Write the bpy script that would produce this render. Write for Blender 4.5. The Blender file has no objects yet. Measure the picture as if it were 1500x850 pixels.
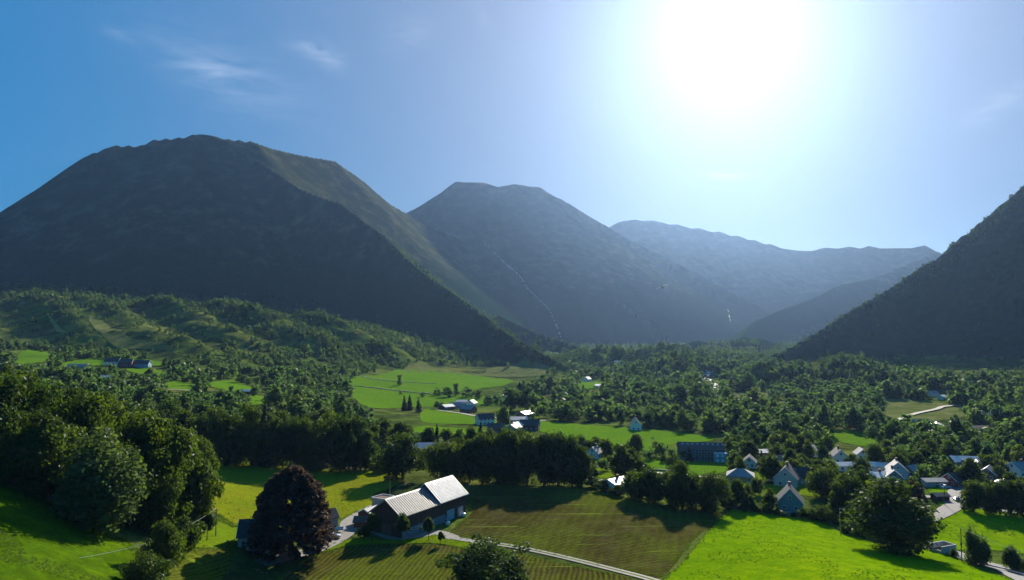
import bpy, bmesh, math, random
import numpy as np
from mathutils import Vector, Matrix
from mathutils.geometry import delaunay_2d_cdt
random.seed(7)
rng = np.random.default_rng(7)
S = bpy.context.scene
COL = S.collection
R = math.radians

# ------------------------------------------------------------------ camera
CAMZ, FPX, PITCH = 62.0, 1040.0, math.atan(55 / 1040.0)
CP, SP = math.cos(PITCH), math.sin(PITCH)
cam = bpy.data.cameras.new('camera')
cam.sensor_width = 36.0
cam.lens = 36.0 * FPX / 1500.0
cam.clip_start, cam.clip_end = 1.0, 40000.0
camo = bpy.data.objects.new('camera', cam)
COL.objects.link(camo)
camo.location = (0, 0, CAMZ)
camo.rotation_euler = (math.pi / 2 + PITCH, 0, 0)
S.camera = camo

def pdir(px, py):
    a, c = (px - 750.0) / FPX, (425.0 - py) / FPX
    return a, CP - c * SP, SP + c * CP

def at(px, py, D):
    """world point seen at photo pixel (px, py) at forward distance D"""
    dx, dy, dz = pdir(px, py)
    t = D / dy
    return (dx * t, D, CAMZ + dz * t)

def project(x, y, z):
    z = z - CAMZ
    f = y * CP + z * SP
    u = -y * SP + z * CP
    return 750 + FPX * x / f, 425 - FPX * u / f

SUN_AZ, SUN_EL = R(17.3), R(23.3)
SUNV = Vector((math.sin(SUN_AZ) * math.cos(SUN_EL), math.cos(SUN_AZ) * math.cos(SUN_EL), math.sin(SUN_EL)))

# ------------------------------------------------------------------ noise
def _hash(ix, iy, seed):
    h = (ix.astype(np.int64) * 374761393 + iy.astype(np.int64) * 668265263 + seed * 1442695041) & 0xffffffff
    h = ((h ^ (h >> 13)) * 1274126177) & 0xffffffff
    return ((h ^ (h >> 16)) & 0xffff) / 65535.0

def vnoise(x, y, seed=0):
    x, y = np.asarray(x, float), np.asarray(y, float)
    ix, iy = np.floor(x), np.floor(y)
    fx, fy = x - ix, y - iy
    fx, fy = fx * fx * fx * (fx * (fx * 6 - 15) + 10), fy * fy * fy * (fy * (fy * 6 - 15) + 10)
    a, b = _hash(ix, iy, seed), _hash(ix + 1, iy, seed)
    c, d = _hash(ix, iy + 1, seed), _hash(ix + 1, iy + 1, seed)
    return (a + (b - a) * fx) * (1 - fy) + (c + (d - c) * fx) * fy

def fbm(x, y, seed=0, octv=4, ridged=False):
    s, a, t = 0.0, 1.0, 0.0
    for o in range(octv):
        n = vnoise(x, y, seed + o * 17) * 2 - 1
        if ridged:
            n = 1 - 2 * np.abs(n)
        s = s + a * n
        t += a
        a *= 0.5
        x, y = x * 2.03 + 11.3, y * 2.03 + 5.7
    return s / t

# ------------------------------------------------------------------ terrain
def smooth(t):
    t = np.clip(t, 0, 1)
    return t * t * (3 - 2 * t)

CTRL = [at(*p) for p in [
    (0, 700, 150), (0, 850, 110), (135, 775, 160), (190, 835, 150), (290, 772, 175), (250, 812, 175), (345, 778, 205),
    (330, 850, 165), (310, 705, 280), (420, 685, 315), (0, 640, 215), (150, 660, 240),
    (1250, 848, 149), (1420, 848, 165), (1100, 800, 185),
    (100, 440, 1350), (300, 456, 1350), (450, 472, 1350), (560, 500, 1300), (620, 532, 1200), (0, 430, 1380),
    (0, 500, 1050), (150, 500, 1050), (300, 503, 1050), (450, 520, 1050), (540, 535, 1080), (30, 525, 820), (200, 532, 800), (170, 556, 640), (320, 572, 620), (420, 560, 800),
    (580, 597, 690), (640, 545, 1120), (730, 553, 1130),
]] + [
    (-40, 222, 0), (0, 235, 0), (20, 200, 0), (60, 262, -1), (-10, 178, .5), (-60, 170, 1), (-20, 300, -1), (0, 400, -5), (100, 320, -4), (150, 300, -4), (200, 400, -8),
    (100, 500, -9), (-100, 400, 0), (0, 600, -12), (200, 700, -12), (0, 800, -14), (100, 1000, -15), (300, 950, -10), (400, 700, -6), (600, 700, 8), (200, 250, -4), (180, 200, -4),
    (125, 190, -2), (43, 181, 0), (76, 242, -1), (110, 215, -1.5), (500, 500, -4), (330, 420, -8), (900, 800, 30), (0, 1300, -12), (300, 1350, -4), (700, 1000, 14), (900, 1300, 40),
    (-1300, 1500, 150), (1300, 1000, 70), (0, 2000, -8), (600, 2000, -6), (350, 1600, -10), (0, 4000, 0), (1500, 4000, 10), (-1500, 3000, 200), (-1400, 600, 60), (-900, 300, 60), (-300, 60, 40), (-250, 200, 42), (-420, 300, 30),
    (0, 40, 10), (100, 60, 20), (300, 60, 20), (320, 200, -2), (900, 300, 10), (3000, 3000, 40), (3000, 7000, 40), (-3000, 7000, 100), (0, 8500, 100), (-4000, 3000, 200), (5000, 5000, 100),
]
CTRL = np.array(CTRL)
def _tps_k(d2):
    return np.where(d2 > 1e-9, 0.5 * d2 * np.log(d2 + 1e-12), 0.0)
_SC = 200.0
_cx, _cy, _cz = CTRL[:, 0] / _SC, CTRL[:, 1] / _SC, CTRL[:, 2]
_n = len(CTRL)
_K = _tps_k((_cx[:, None] - _cx[None]) ** 2 + (_cy[:, None] - _cy[None]) ** 2) + np.eye(_n) * 0.02
_P = np.stack([np.ones(_n), _cx, _cy], 1)
_A = np.block([[_K, _P], [_P.T, np.zeros((3, 3))]])
_W = np.linalg.solve(_A, np.concatenate([_cz, np.zeros(3)]))
def valley(x, y):
    x, y = x / _SC, y / _SC
    z = _W[_n] + _W[_n + 1] * x + _W[_n + 2] * y
    for k in range(_n):
        z = z + _W[k] * _tps_k((x - _cx[k]) ** 2 + (y - _cy[k]) ** 2)
    return z

def line3(pts, D0=None):
    return np.array([at(*p) for p in pts])

# small spines and knolls in the valley: (pixel polyline with distances, extra height, half width)
SPINES = [
    (line3([(60, 462, 1300), (105, 485, 1150), (150, 512, 1000)]), 22, 42),
    (line3([(130, 466, 1330), (175, 492, 1200), (235, 530, 1000), (285, 552, 880)]), 20, 34),
    (line3([(235, 466, 1340), (290, 500, 1180), (350, 528, 1050)]), 22, 38),
    (line3([(330, 470, 1340), (400, 500, 1220), (470, 525, 1120)]), 27, 46),
    (line3([(455, 472, 1340), (520, 505, 1240), (575, 525, 1180)]), 24, 40),
    (line3([(880, 535, 1420), (930, 530, 1400), (985, 528, 1380)]), 34, 80),
    (line3([(1030, 520, 1900), (1085, 520, 1900)]), 34, 110),
    (line3([(960, 540, 1080), (1010, 540, 1120)]), 26, 55),
    (line3([(1140, 560, 900), (1190, 560, 900), (1240, 565, 880)]), 30, 50),
    (line3([(760, 535, 1200), (800, 538, 1200)]), 14, 60),
    (line3([(1290, 560, 820), (1350, 565, 800)]), 14, 60),
]
def seg_dist(x, y, P):
    best = np.full(x.shape, 1e12)
    bz = np.zeros(x.shape)
    side = np.zeros(x.shape)
    for a, b in zip(P[:-1], P[1:]):
        ex, ey = b[0] - a[0], b[1] - a[1]
        L2 = ex * ex + ey * ey
        t = np.clip(((x - a[0]) * ex + (y - a[1]) * ey) / L2, 0, 1)
        dx, dy = x - a[0] - t * ex, y - a[1] - t * ey
        d2 = dx * dx + dy * dy
        m = d2 < best
        best = np.where(m, d2, best)
        bz = np.where(m, a[2] + t * (b[2] - a[2]), bz)
        side = np.where(m, ex * dy - ey * dx, side)
    return np.sqrt(best), bz, side

# ridges: name, polyline (px, py, distance), slope towards its left, slope towards its right (walking along it)
RIDGES = [
    ('left', [(-420, 420, 2500), (-150, 372, 2450), (0, 311, 2400), (60, 275, 2400), (130, 226, 2400), (165, 213, 2400), (205, 213, 2400), (228, 203, 2400), (265, 202, 2400), (292, 194, 2400), (330, 203, 2420), (372, 208, 2500),
              (400, 218, 2600), (440, 227, 2750), (490, 235, 2930), (530, 264, 3080), (570, 297, 3230), (620, 328, 3420), (668, 347, 3600), (684, 390, 3620), (700, 450, 3600)], .72, .85),
    ('left', [(330, 203, 2400), (365, 228, 2340), (400, 250, 2300), (440, 275, 2220), (500, 298, 2130), (560, 345, 1980), (610, 392, 1850), (650, 420, 1750), (700, 455, 1560), (740, 487, 1400), (780, 510, 1280), (825, 534, 1190)], .74, 1.5),
    ('left', [(730, 462, 2050), (790, 490, 1950), (850, 508, 1850), (920, 532, 1750)], .45, .45),
    ('middle', [(560, 330, 4900), (605, 306, 4700), (628, 304, 4500), (650, 279, 4300), (668, 266, 4200), (700, 266, 4200), (730, 272, 4230), (768, 269, 4200), (790, 274, 4180), (820, 290, 4150), (850, 312, 4120), (880, 335, 4100), (900, 353, 4080),
                (940, 380, 4050), (980, 399, 4000), (1015, 416, 3950), (1050, 445, 3800), (1085, 490, 3500)], .6, .72),
    ('back', [(800, 345, 5280), (880, 336, 5200), (905, 325, 5200), (930, 320, 5200), (970, 324, 5200), (1010, 332, 5200), (1060, 340, 5200), (1100, 350, 5200), (1140, 360, 5200), (1170, 366, 5160), (1190, 365, 5120), (1230, 361, 5080), (1290, 361, 5040),
              (1330, 361, 4960), (1356, 359, 4880), (1380, 376, 4800), (1440, 420, 4720), (1600, 440, 4640)], .7, .72),
    ('back', [(1372, 368, 4480), (1330, 386, 4160), (1290, 404, 3840), (1230, 418, 3520), (1180, 440, 3280), (1150, 452, 3120), (1110, 468, 2880), (1080, 500, 2560)], .6, .6),
    ('right', [(1950, 0, 1150), (1700, 125, 1200), (1560, 220, 1240), (1500, 270, 1250), (1450, 311, 1270), (1400, 352, 1280), (1380, 373, 1280), (1340, 399, 1262), (1300, 424, 1240), (1250, 452, 1210), (1200, 484, 1185), (1150, 512, 1180), (1110, 528, 1200), (1065, 543, 1240)], .95, .95),
]
RIDGES = [(n, line3(p), a, b) for n, p, a, b in RIDGES]
MNAMES = ['left', 'middle', 'back', 'right']

def height(x, y, want_id=False):
    x, y = np.asarray(x, float), np.asarray(y, float)
    z = valley(x, y)
    r = np.hypot(x, y)
    for P, hh, w in SPINES:
        d, bz, sd = seg_dist(x, y, P)
        z = z + hh * np.exp(-(d / w) ** 2) * (.85 + .3 * fbm(x / 60, y / 60, 77, 3))
    far = smooth((r - 600) / 500)
    z = z + far * (9 * fbm(x / 130, y / 130, 3, 4) + 2.5 * fbm(x / 33, y / 33, 9, 2)) * (0.35 + 0.65 * smooth((z + 5) / 50)) + smooth((r - 90) / 300) * 0.5 * fbm(x / 40, y / 40, 5, 2)
    ids = np.where(r > 1700, 1, -1)
    zt = z.copy()
    g = fbm(x / 420, y / 420, 21, 5, True)
    g2 = fbm(x / 95, y / 95, 31, 4)
    for n, P, sl, sr in RIDGES:
        m = np.full(x.shape, -1e9)
        for q_, (a, b) in enumerate(zip(P[:-1], P[1:])):
            ex, ey = b[0] - a[0], b[1] - a[1]
            t = np.clip(((x - a[0]) * ex + (y - a[1]) * ey) / (ex * ex + ey * ey), 0, 1)
            dx, dy = x - a[0] - t * ex, y - a[1] - t * ey
            d = np.sqrt(dx * dx + dy * dy)
            s = np.where(ex * dy - ey * dx > 0, sl, sr)
            bz = a[2] + t * (b[2] - a[2])
            v = bz - s * d * (1.14 - 0.16 * smooth(d / 1000))
            w = v > m
            m = np.where(w, v, m)
            dd = np.where(w, d, dd) if q_ else d
            bb = np.where(w, bz, bb) if q_ else bz
        amp = smooth(dd / 260)
        m = m + amp * (9 * (g - 0.25) + 5 * g2) * smooth((bb - 20) / 250) + (1 - amp) * 5 * g2 * smooth((bb - 20) / 150)
        k = 14.0
        hh = np.clip(0.5 + 0.5 * (m - zt) / k, 0, 1)
        zn = zt * (1 - hh) + m * hh + k * hh * (1 - hh)
        ids = np.where(m > zt, MNAMES.index(n), ids)
        zt = zn
    if want_id:
        return zt, ids
    return zt

ang = np.concatenate([np.arange(-64, -38, 1.0), np.arange(-38, 38.01, 0.11), np.arange(39, 66, 1.0)])
ang = np.radians(ang)
rad = 42.0 * np.exp(np.arange(0, 5.36, 0.0072))
NA, NR = len(ang), len(rad)
AA, RR = np.meshgrid(ang, rad)           # rows: radius
GX, GY = np.sin(AA) * RR, np.cos(AA) * RR
GZ, GID = height(GX, GY, True)
GTAN = (GZ - CAMZ) / RR                   # tan of elevation from the camera
GPX, GPY = project(GX, np.maximum(GY, 1.0), GZ)

def _col(az):
    j = np.searchsorted(ang, az) - 1
    j = int(np.clip(j, 0, NA - 2))
    return j, (az - ang[j]) / (ang[j + 1] - ang[j])

def zat(x, y):
    r, az = math.hypot(x, y), math.atan2(x, y)
    j, f = _col(az)
    t = math.log(max(r, 42.001) / 42.0) / 0.0072
    i = int(np.clip(math.floor(t), 0, NR - 2))
    g = t - i
    a = GZ[i, j] * (1 - f) + GZ[i, j + 1] * f
    b = GZ[i + 1, j] * (1 - f) + GZ[i + 1, j + 1] * f
    g = min(1.0, max(0.0, (r - rad[i]) / (rad[i + 1] - rad[i])))
    return float(a * (1 - g) + b * g)

def ground(px, py):
    """first terrain point that the line of sight through photo pixel (px, py) meets"""
    dx, dy, dz = pdir(px, py)
    h = math.hypot(dx, dy)
    j, f = _col(math.atan2(dx, dy))
    col = GTAN[:, j] * (1 - f) + GTAN[:, j + 1] * f
    k = np.nonzero(col >= dz / h)[0]
    i = int(k[0]) if len(k) else NR - 1
    if i == 0:
        r = rad[0]
    else:
        a, b = col[i - 1], col[i]
        r = rad[i - 1] + (rad[i] - rad[i - 1]) * ((dz / h - a) / max(b - a, 1e-9))
    x, y = dx / h * r, dy / h * r
    return Vector((x, y, zat(x, y)))

# ------------------------------------------------------------------ materials
def new_mat(name):
    m = bpy.data.materials.new(name)
    m.use_nodes = True
    nt = m.node_tree
    b = nt.nodes['Principled BSDF']
    return m, nt, b

def N(nt, t, **kw):
    n = nt.nodes.new(t)
    for k, v in kw.items():
        if k in n.inputs:
            n.inputs[k].default_value = v
        else:
            setattr(n, k, v)
    return n

def ramp(nt, fac, stops):
    n = nt.nodes.new('ShaderNodeValToRGB')
    e = n.color_ramp.elements
    while len(e) < len(stops):
        e.new(0.5)
    for el, (p, c) in zip(e, stops):
        el.position = p
        el.color = (*c, 1) if len(c) == 3 else c
    nt.links.new(fac, n.inputs[0])
    return n.outputs[0]

def coords(nt, scale=1.0, rot=0.0, vec=None):
    g = nt.nodes.new('ShaderNodeNewGeometry') if vec is None else None
    mp = nt.nodes.new('ShaderNodeMapping')
    mp.inputs['Rotation'].default_value = (0, 0, rot)
    mp.inputs['Scale'].default_value = (scale, scale, scale) if not isinstance(scale, tuple) else scale
    nt.links.new(g.outputs['Position'] if g else vec, mp.inputs['Vector'])
    return mp.outputs[0]

def noise(nt, vec, scale, detail=4, rough=.55, dist=0.0):
    n = nt.nodes.new('ShaderNodeTexNoise')
    n.inputs['Scale'].default_value = scale
    n.inputs['Detail'].default_value = detail
    n.inputs['Roughness'].default_value = rough
    n.inputs['Distortion'].default_value = dist
    nt.links.new(vec, n.inputs['Vector'])
    return n.outputs['Fac']

def mixc(nt, fac, a, b, mode='MIX'):
    n = nt.nodes.new('ShaderNodeMix')
    n.data_type = 'RGBA'
    n.blend_type = mode
    for s, v in ((0, fac), (6, a), (7, b)):
        if hasattr(v, 'links') or hasattr(v, 'is_linked'):
            nt.links.new(v, n.inputs[s])
        else:
            n.inputs[s].default_value = v if s == 0 else (*v, 1)
    return n.outputs[2]

def math_n(nt, op, a, b=None, c=None):
    n = nt.nodes.new('ShaderNodeMath')
    n.operation = op
    for k, v in enumerate((a, b, c)):
        if v is None:
            continue
        if hasattr(v, 'is_linked'):
            nt.links.new(v, n.inputs[k])
        else:
            n.inputs[k].default_value = v
    return n.outputs[0]

def bump(nt, b, h, strength=.5, dist=.2):
    n = nt.nodes.new('ShaderNodeBump')
    n.inputs['Strength'].default_value = strength
    n.inputs['Distance'].default_value = dist
    nt.links.new(h, n.inputs['Height'])
    nt.links.new(n.outputs[0], b.inputs['Normal'])

def simple(name, col, rough=.7, metal=0.0, var=.18, scale=1.5, spec=.3):
    m, nt, b = new_mat(name)
    tc = nt.nodes.new('ShaderNodeTexCoord')
    f = noise(nt, tc.outputs['Object'], scale, 5)
    c0 = tuple(max(0, v * (1 - var)) for v in col)
    c1 = tuple(min(1, v * (1 + var)) for v in col)
    nt.links.new(ramp(nt, f, [(.3, c0), (.7, c1)]), b.inputs['Base Color'])
    b.inputs['Roughness'].default_value = rough
    b.inputs['Metallic'].default_value = metal
    b.inputs['Specular IOR Level'].default_value = spec
    return m

def grass_mat(name, cols, stripe=None, sheen=0.0, blot=.02):
    m, nt, b = new_mat(name)
    v = coords(nt)
    big = noise(nt, v, blot, 4, .6)
    mid = noise(nt, v, .22, 5, .65)
    fine = noise(nt, v, .9, 5, .75)
    c = ramp(nt, big, [(.32, cols[0]), (.5, cols[1]), (.68, cols[2])])
    c = mixc(nt, ramp(nt, mid, [(.38, (0, 0, 0)), (.62, (.8, .8, .8))]), c, cols[3])
    dark = tuple(x * .55 for x in cols[0])
    c = mixc(nt, math_n(nt, 'MULTIPLY', math_n(nt, 'MULTIPLY_ADD', fine, 6.0, -2.9), .75), c, dark)
    h = math_n(nt, 'ADD', fine, math_n(nt, 'MULTIPLY', mid, .6))
    if stripe:
        rot, per, amt, col = stripe
        w = nt.nodes.new('ShaderNodeTexWave')
        w.inputs['Scale'].default_value = 1.0
        w.inputs['Distortion'].default_value = 1.2
        w.inputs['Detail'].default_value = 2
        w.inputs['Detail Scale'].default_value = .3
        nt.links.new(coords(nt, .314 / per, rot), w.inputs['Vector'])
        f = math_n(nt, 'MULTIPLY', math_n(nt, 'MULTIPLY', w.outputs['Fac'], amt), ramp(nt, big, [(.35, (.2, .2, .2)), (.6, (1, 1, 1))]))
        c = mixc(nt, f, c, col)
    nt.links.new(c, b.inputs['Base Color'])
    b.inputs['Roughness'].default_value = .75
    b.inputs['Specular IOR Level'].default_value = 0.0
    b.inputs['Sheen Weight'].default_value = sheen
    b.inputs['Sheen Roughness'].default_value = .5
    b.inputs['Sheen Tint'].default_value = (*[min(1, x * 3) for x in cols[2]], 1)
    bump(nt, b, h, .9, .5)
    return m

M = {}
M['meadow_bright'] = grass_mat('meadow_bright', [(.14, .25, .001), (.175, .29, .001), (.22, .31, .002), (.085, .19, .001)], stripe=(R(-18), 5.5, .4, (.09, .20, .002)))
M['meadow_yellow'] = grass_mat('meadow_yellow', [(.12, .19, .004), (.18, .215, .005), (.24, .22, .012), (.16, .15, .012)], stripe=(R(60), 3.6, .4, (.11, .16, .006)))
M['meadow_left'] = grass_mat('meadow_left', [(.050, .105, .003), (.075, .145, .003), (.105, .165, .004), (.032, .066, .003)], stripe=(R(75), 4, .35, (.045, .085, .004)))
M['meadow_far'] = grass_mat('meadow_far', [(.09, .19, .008), (.11, .22, .008), (.14, .22, .012), (.07, .15, .010)], stripe=(R(10), 7, .4, (.075, .16, .010)))
M['verge'] = grass_mat('verge', [(.09, .165, .005), (.125, .2, .004), (.15, .21, .006), (.12, .16, .01)], blot=.08)

# ploughed soil with young grass coming through in rows
def plough_mat(name, rot1, rot2, green=.5):
    m, nt, b = new_mat(name)
    v = coords(nt)
    big = noise(nt, v, .022, 5, .62, .6)
    mid = noise(nt, v, .12, 5, .65)
    fine = noise(nt, v, 1.2, 4, .7)
    def rows(rot, per, sq=.25):
        w = nt.nodes.new('ShaderNodeTexWave')
        w.inputs['Scale'].default_value = 1.0
        w.inputs['Distortion'].default_value = 5.0
        w.inputs['Detail'].default_value = 4
        w.inputs['Detail Scale'].default_value = .35
        nt.links.new(coords(nt, .314 / per, rot), w.inputs['Vector'])
        return w.outputs['Fac']
    r1, r2 = rows(rot1, 1.3), rows(rot2, 3.1)
    # long thin strips of unploughed grass
    st = noise(nt, coords(nt, (.012, .55, .3), rot2 + R(90)), 1.0, 3, .6)
    soil = ramp(nt, mid, [(.3, (.030, .022, .007)), (.5, (.05, .04, .012)), (.75, (.085, .068, .032))])
    grass = ramp(nt, fine, [(.3, (.055, .075, .006)), (.7, (.11, .14, .010))])
    g = math_n(nt, 'ADD', math_n(nt, 'MULTIPLY', r1, .5), math_n(nt, 'MULTIPLY', r2, .15))
    g = math_n(nt, 'ADD', g, math_n(nt, 'MULTIPLY', math_n(nt, 'SUBTRACT', big, .5), 2.0))
    g = math_n(nt, 'ADD', g, math_n(nt, 'MULTIPLY', math_n(nt, 'SUBTRACT', fine, .5), .9))
    mr = nt.nodes.new('ShaderNodeMapRange')
    mr.inputs['From Min'].default_value = .42 - green * .5
    mr.inputs['From Max'].default_value = 1.0 - green * .5
    nt.links.new(g, mr.inputs[0])
    c = mixc(nt, mr.outputs[0], soil, grass)
    c = mixc(nt, math_n(nt, 'MULTIPLY', math_n(nt, 'GREATER_THAN', st, .665), .7), c, (.17, .24, .025))
    nt.links.new(c, b.inputs['Base Color'])
    b.inputs['Roughness'].default_value = .9
    b.inputs['Specular IOR Level'].default_value = 0.0
    hh = math_n(nt, 'ADD', math_n(nt, 'MULTIPLY', r1, .5), math_n(nt, 'MULTIPLY', fine, 1.0))
    bump(nt, b, hh, .9, .35)
    return m
M['plough'] = plough_mat('ploughed_soil', R(-62), R(14), .60)
M['plough_low'] = plough_mat('ploughed_soil_low', R(8), R(10), .72)

def road_mat(name, c0, c1, c2):
    m, nt, b = new_mat(name)
    v = coords(nt)
    c = ramp(nt, noise(nt, v, .5, 5, .65), [(.3, c0), (.55, c1), (.8, c2)])
    c = mixc(nt, math_n(nt, 'MULTIPLY', noise(nt, v, 6, 3, .7), .4), c, c0)
    nt.links.new(c, b.inputs['Base Color'])
    b.inputs['Roughness'].default_value = .85
    bump(nt, b, noise(nt, v, 4, 3), .4, .05)
    return m
M['gravel'] = road_mat('gravel', (.13, .12, .10), (.19, .175, .15), (.26, .24, .21))
M['asphalt'] = road_mat('asphalt', (.075, .075, .08), (.10, .10, .105), (.14, .14, .14))

# terrain: scrub, heath, wet grass
def terrain_mat():
    m, nt, b = new_mat('terrain_ground')
    v = coords(nt)
    big = noise(nt, v, .006, 5, .6)
    mid = noise(nt, v, .035, 6, .65)
    fine = noise(nt, v, .3, 5, .7)
    c = ramp(nt, big, [(.33, (.06, .10, .016)), (.48, (.11, .155, .024)), (.6, (.17, .18, .04)), (.75, (.24, .22, .08))])
    c = mixc(nt, ramp(nt, mid, [(.42, (0, 0, 0)), (.58, (1, 1, 1))]), c, (.035, .05, .014))
    c = mixc(nt, math_n(nt, 'MULTIPLY', math_n(nt, 'GREATER_THAN', mid, .63), .8), c, (.17, .15, .075))
    c = mixc(nt, math_n(nt, 'MULTIPLY', fine, .4), c, (.025, .045, .012))
    nt.links.new(c, b.inputs['Base Color'])
    b.inputs['Roughness'].default_value = .9
    b.inputs['Specular IOR Level'].default_value = 0.0
    bump(nt, b, math_n(nt, 'ADD', math_n(nt, 'MULTIPLY', mid, 3.0), fine), .7, 2.0)
    return m
M['terrain'] = terrain_mat()

def mountain_mat():
    m, nt, b = new_mat('mountain_slope')
    v = coords(nt)
    g = nt.nodes.new('ShaderNodeNewGeometry')
    sep = nt.nodes.new('ShaderNodeSeparateXYZ')
    nt.links.new(g.outputs['Position'], sep.inputs[0])
    big = noise(nt, v, .0035, 6, .62)
    mid = noise(nt, v, .018, 6, .68)
    fine = noise(nt, v, .09, 5, .7)
    forest = ramp(nt, fine, [(.35, (.008, .022, .012)), (.65, (.020, .044, .020))])
    heath = ramp(nt, mid, [(.3, (.018, .030, .016)), (.5, (.042, .050, .024)), (.68, (.11, .10, .05))])
    rock = ramp(nt, fine, [(.3, (.06, .06, .045)), (.7, (.11, .105, .09))])
    hz = math_n(nt, 'ADD', sep.outputs[2], math_n(nt, 'MULTIPLY', math_n(nt, 'SUBTRACT', mid, .5), 420))
    mr = nt.nodes.new('ShaderNodeMapRange')
    mr.inputs['From Min'].default_value = 230
    mr.inputs['From Max'].default_value = 420
    nt.links.new(hz, mr.inputs[0])
    c = mixc(nt, mr.outputs[0], forest, heath)
    rk = ramp(nt, math_n(nt, 'ADD', math_n(nt, 'MULTIPLY', big, .5), math_n(nt, 'MULTIPLY', mid, .5)), [(.54, (0, 0, 0)), (.64, (.6, .6, .6))])
    rk = math_n(nt, 'MULTIPLY', rk, mr.outputs[0])
    c = mixc(nt, rk, c, rock)
    nt.links.new(c, b.inputs['Base Color'])
    b.inputs['Roughness'].default_value = .92
    b.inputs['Specular IOR Level'].default_value = 0.0
    bump(nt, b, math_n(nt, 'ADD', math_n(nt, 'MULTIPLY', mid, 2.0), math_n(nt, 'MULTIPLY', fine, .8)), .3, 4.0)
    return m
M['mountain'] = mountain_mat()

def leaf_mat(name, col, trans, tw=.45):
    m, nt, b = new_mat(name)
    nt.nodes.remove(b)
    out = nt.nodes['Material Output']
    oi = nt.nodes.new('ShaderNodeObjectInfo')
    at_ = nt.nodes.new('ShaderNodeAttribute')
    at_.attribute_name = 'tint'
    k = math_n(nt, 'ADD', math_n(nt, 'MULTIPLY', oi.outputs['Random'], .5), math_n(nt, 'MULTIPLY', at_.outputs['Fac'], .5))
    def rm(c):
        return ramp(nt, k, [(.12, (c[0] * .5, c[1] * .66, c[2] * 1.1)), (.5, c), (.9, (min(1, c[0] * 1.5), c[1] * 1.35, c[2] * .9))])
    d = N(nt, 'ShaderNodeBsdfDiffuse')
    t = N(nt, 'ShaderNodeBsdfTranslucent')
    gl = N(nt, 'ShaderNodeBsdfGlossy', Roughness=.45)
    gl.inputs['Color'].default_value = (.9, .95, .9, 1)
    nt.links.new(rm(col), d.inputs['Color'])
    nt.links.new(rm(trans), t.inputs['Color'])
    mx = N(nt, 'ShaderNodeMixShader')
    mx.inputs[0].default_value = tw
    nt.links.new(d.outputs[0], mx.inputs[1])
    nt.links.new(t.outputs[0], mx.inputs[2])
    m2 = N(nt, 'ShaderNodeMixShader')
    m2.inputs[0].default_value = .012
    nt.links.new(mx.outputs[0], m2.inputs[1])
    nt.links.new(gl.outputs[0], m2.inputs[2])
    nt.links.new(m2.outputs[0], out.inputs['Surface'])
    return m
M['leaf'] = leaf_mat('leaf_green', (.022, .044, .006), (.10, .17, .009), .36)
M['leaf_birch'] = leaf_mat('leaf_birch', (.045, .078, .024), (.11, .18, .03), .4)
M['leaf_copper'] = leaf_mat('leaf_copper', (.050, .037, .026), (.12, .070, .036), .40)
M['leaf_spruce'] = leaf_mat('leaf_spruce', (.022, .048, .018), (.03, .06, .016), .3)
M['leaf_far'] = leaf_mat('leaf_far', (.024, .050, .014), (.105, .20, .036), .40)
M['bark'] = simple('bark', (.10, .075, .055), .9)
M['bark_birch'] = simple('bark_birch', (.42, .40, .37), .8, var=.5, scale=3)

# ------------------------------------------------------------------ object helpers
def link(name, me, mat=None, parent=None):
    o = bpy.data.objects.new(name, me)
    COL.objects.link(o)
    if mat is not None and me is not None and len(me.materials) == 0:
        for mm in (mat if isinstance(mat, (list, tuple)) else [mat]):
            me.materials.append(mm)
    if parent is not None:
        o.parent = parent
    return o

def tag(o, label=None, cat=None, group=None, kind=None):
    if label: o['label'] = label
    if cat: o['category'] = cat
    if group: o['group'] = group
    if kind: o['kind'] = kind
    return o

def thing(name, label, cat, loc, rz=0.0, group=None):
    o = bpy.data.objects.new(name, None)
    o.empty_display_size = .5
    COL.objects.link(o)
    o.location = loc
    o.rotation_euler = (0, 0, rz)
    return tag(o, label, cat, group)

def np_mesh(name, V, F, smooth_=False):
    """V (n,3), F (m,k) with constant k"""
    V = np.asarray(V, np.float32)
    F = np.asarray(F, np.int32)
    me = bpy.data.meshes.new(name)
    m, k = F.shape
    me.vertices.add(len(V))
    me.vertices.foreach_set('co', V.ravel())
    me.loops.add(m * k)
    me.loops.foreach_set('vertex_index', F.ravel())
    me.polygons.add(m)
    me.polygons.foreach_set('loop_start', np.arange(0, m * k, k, dtype=np.int32))
    me.polygons.foreach_set('loop_total', np.full(m, k, np.int32))
    if smooth_:
        me.polygons.foreach_set('use_smooth', np.ones(m, bool))
    me.update(calc_edges=True)
    return me

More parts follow.
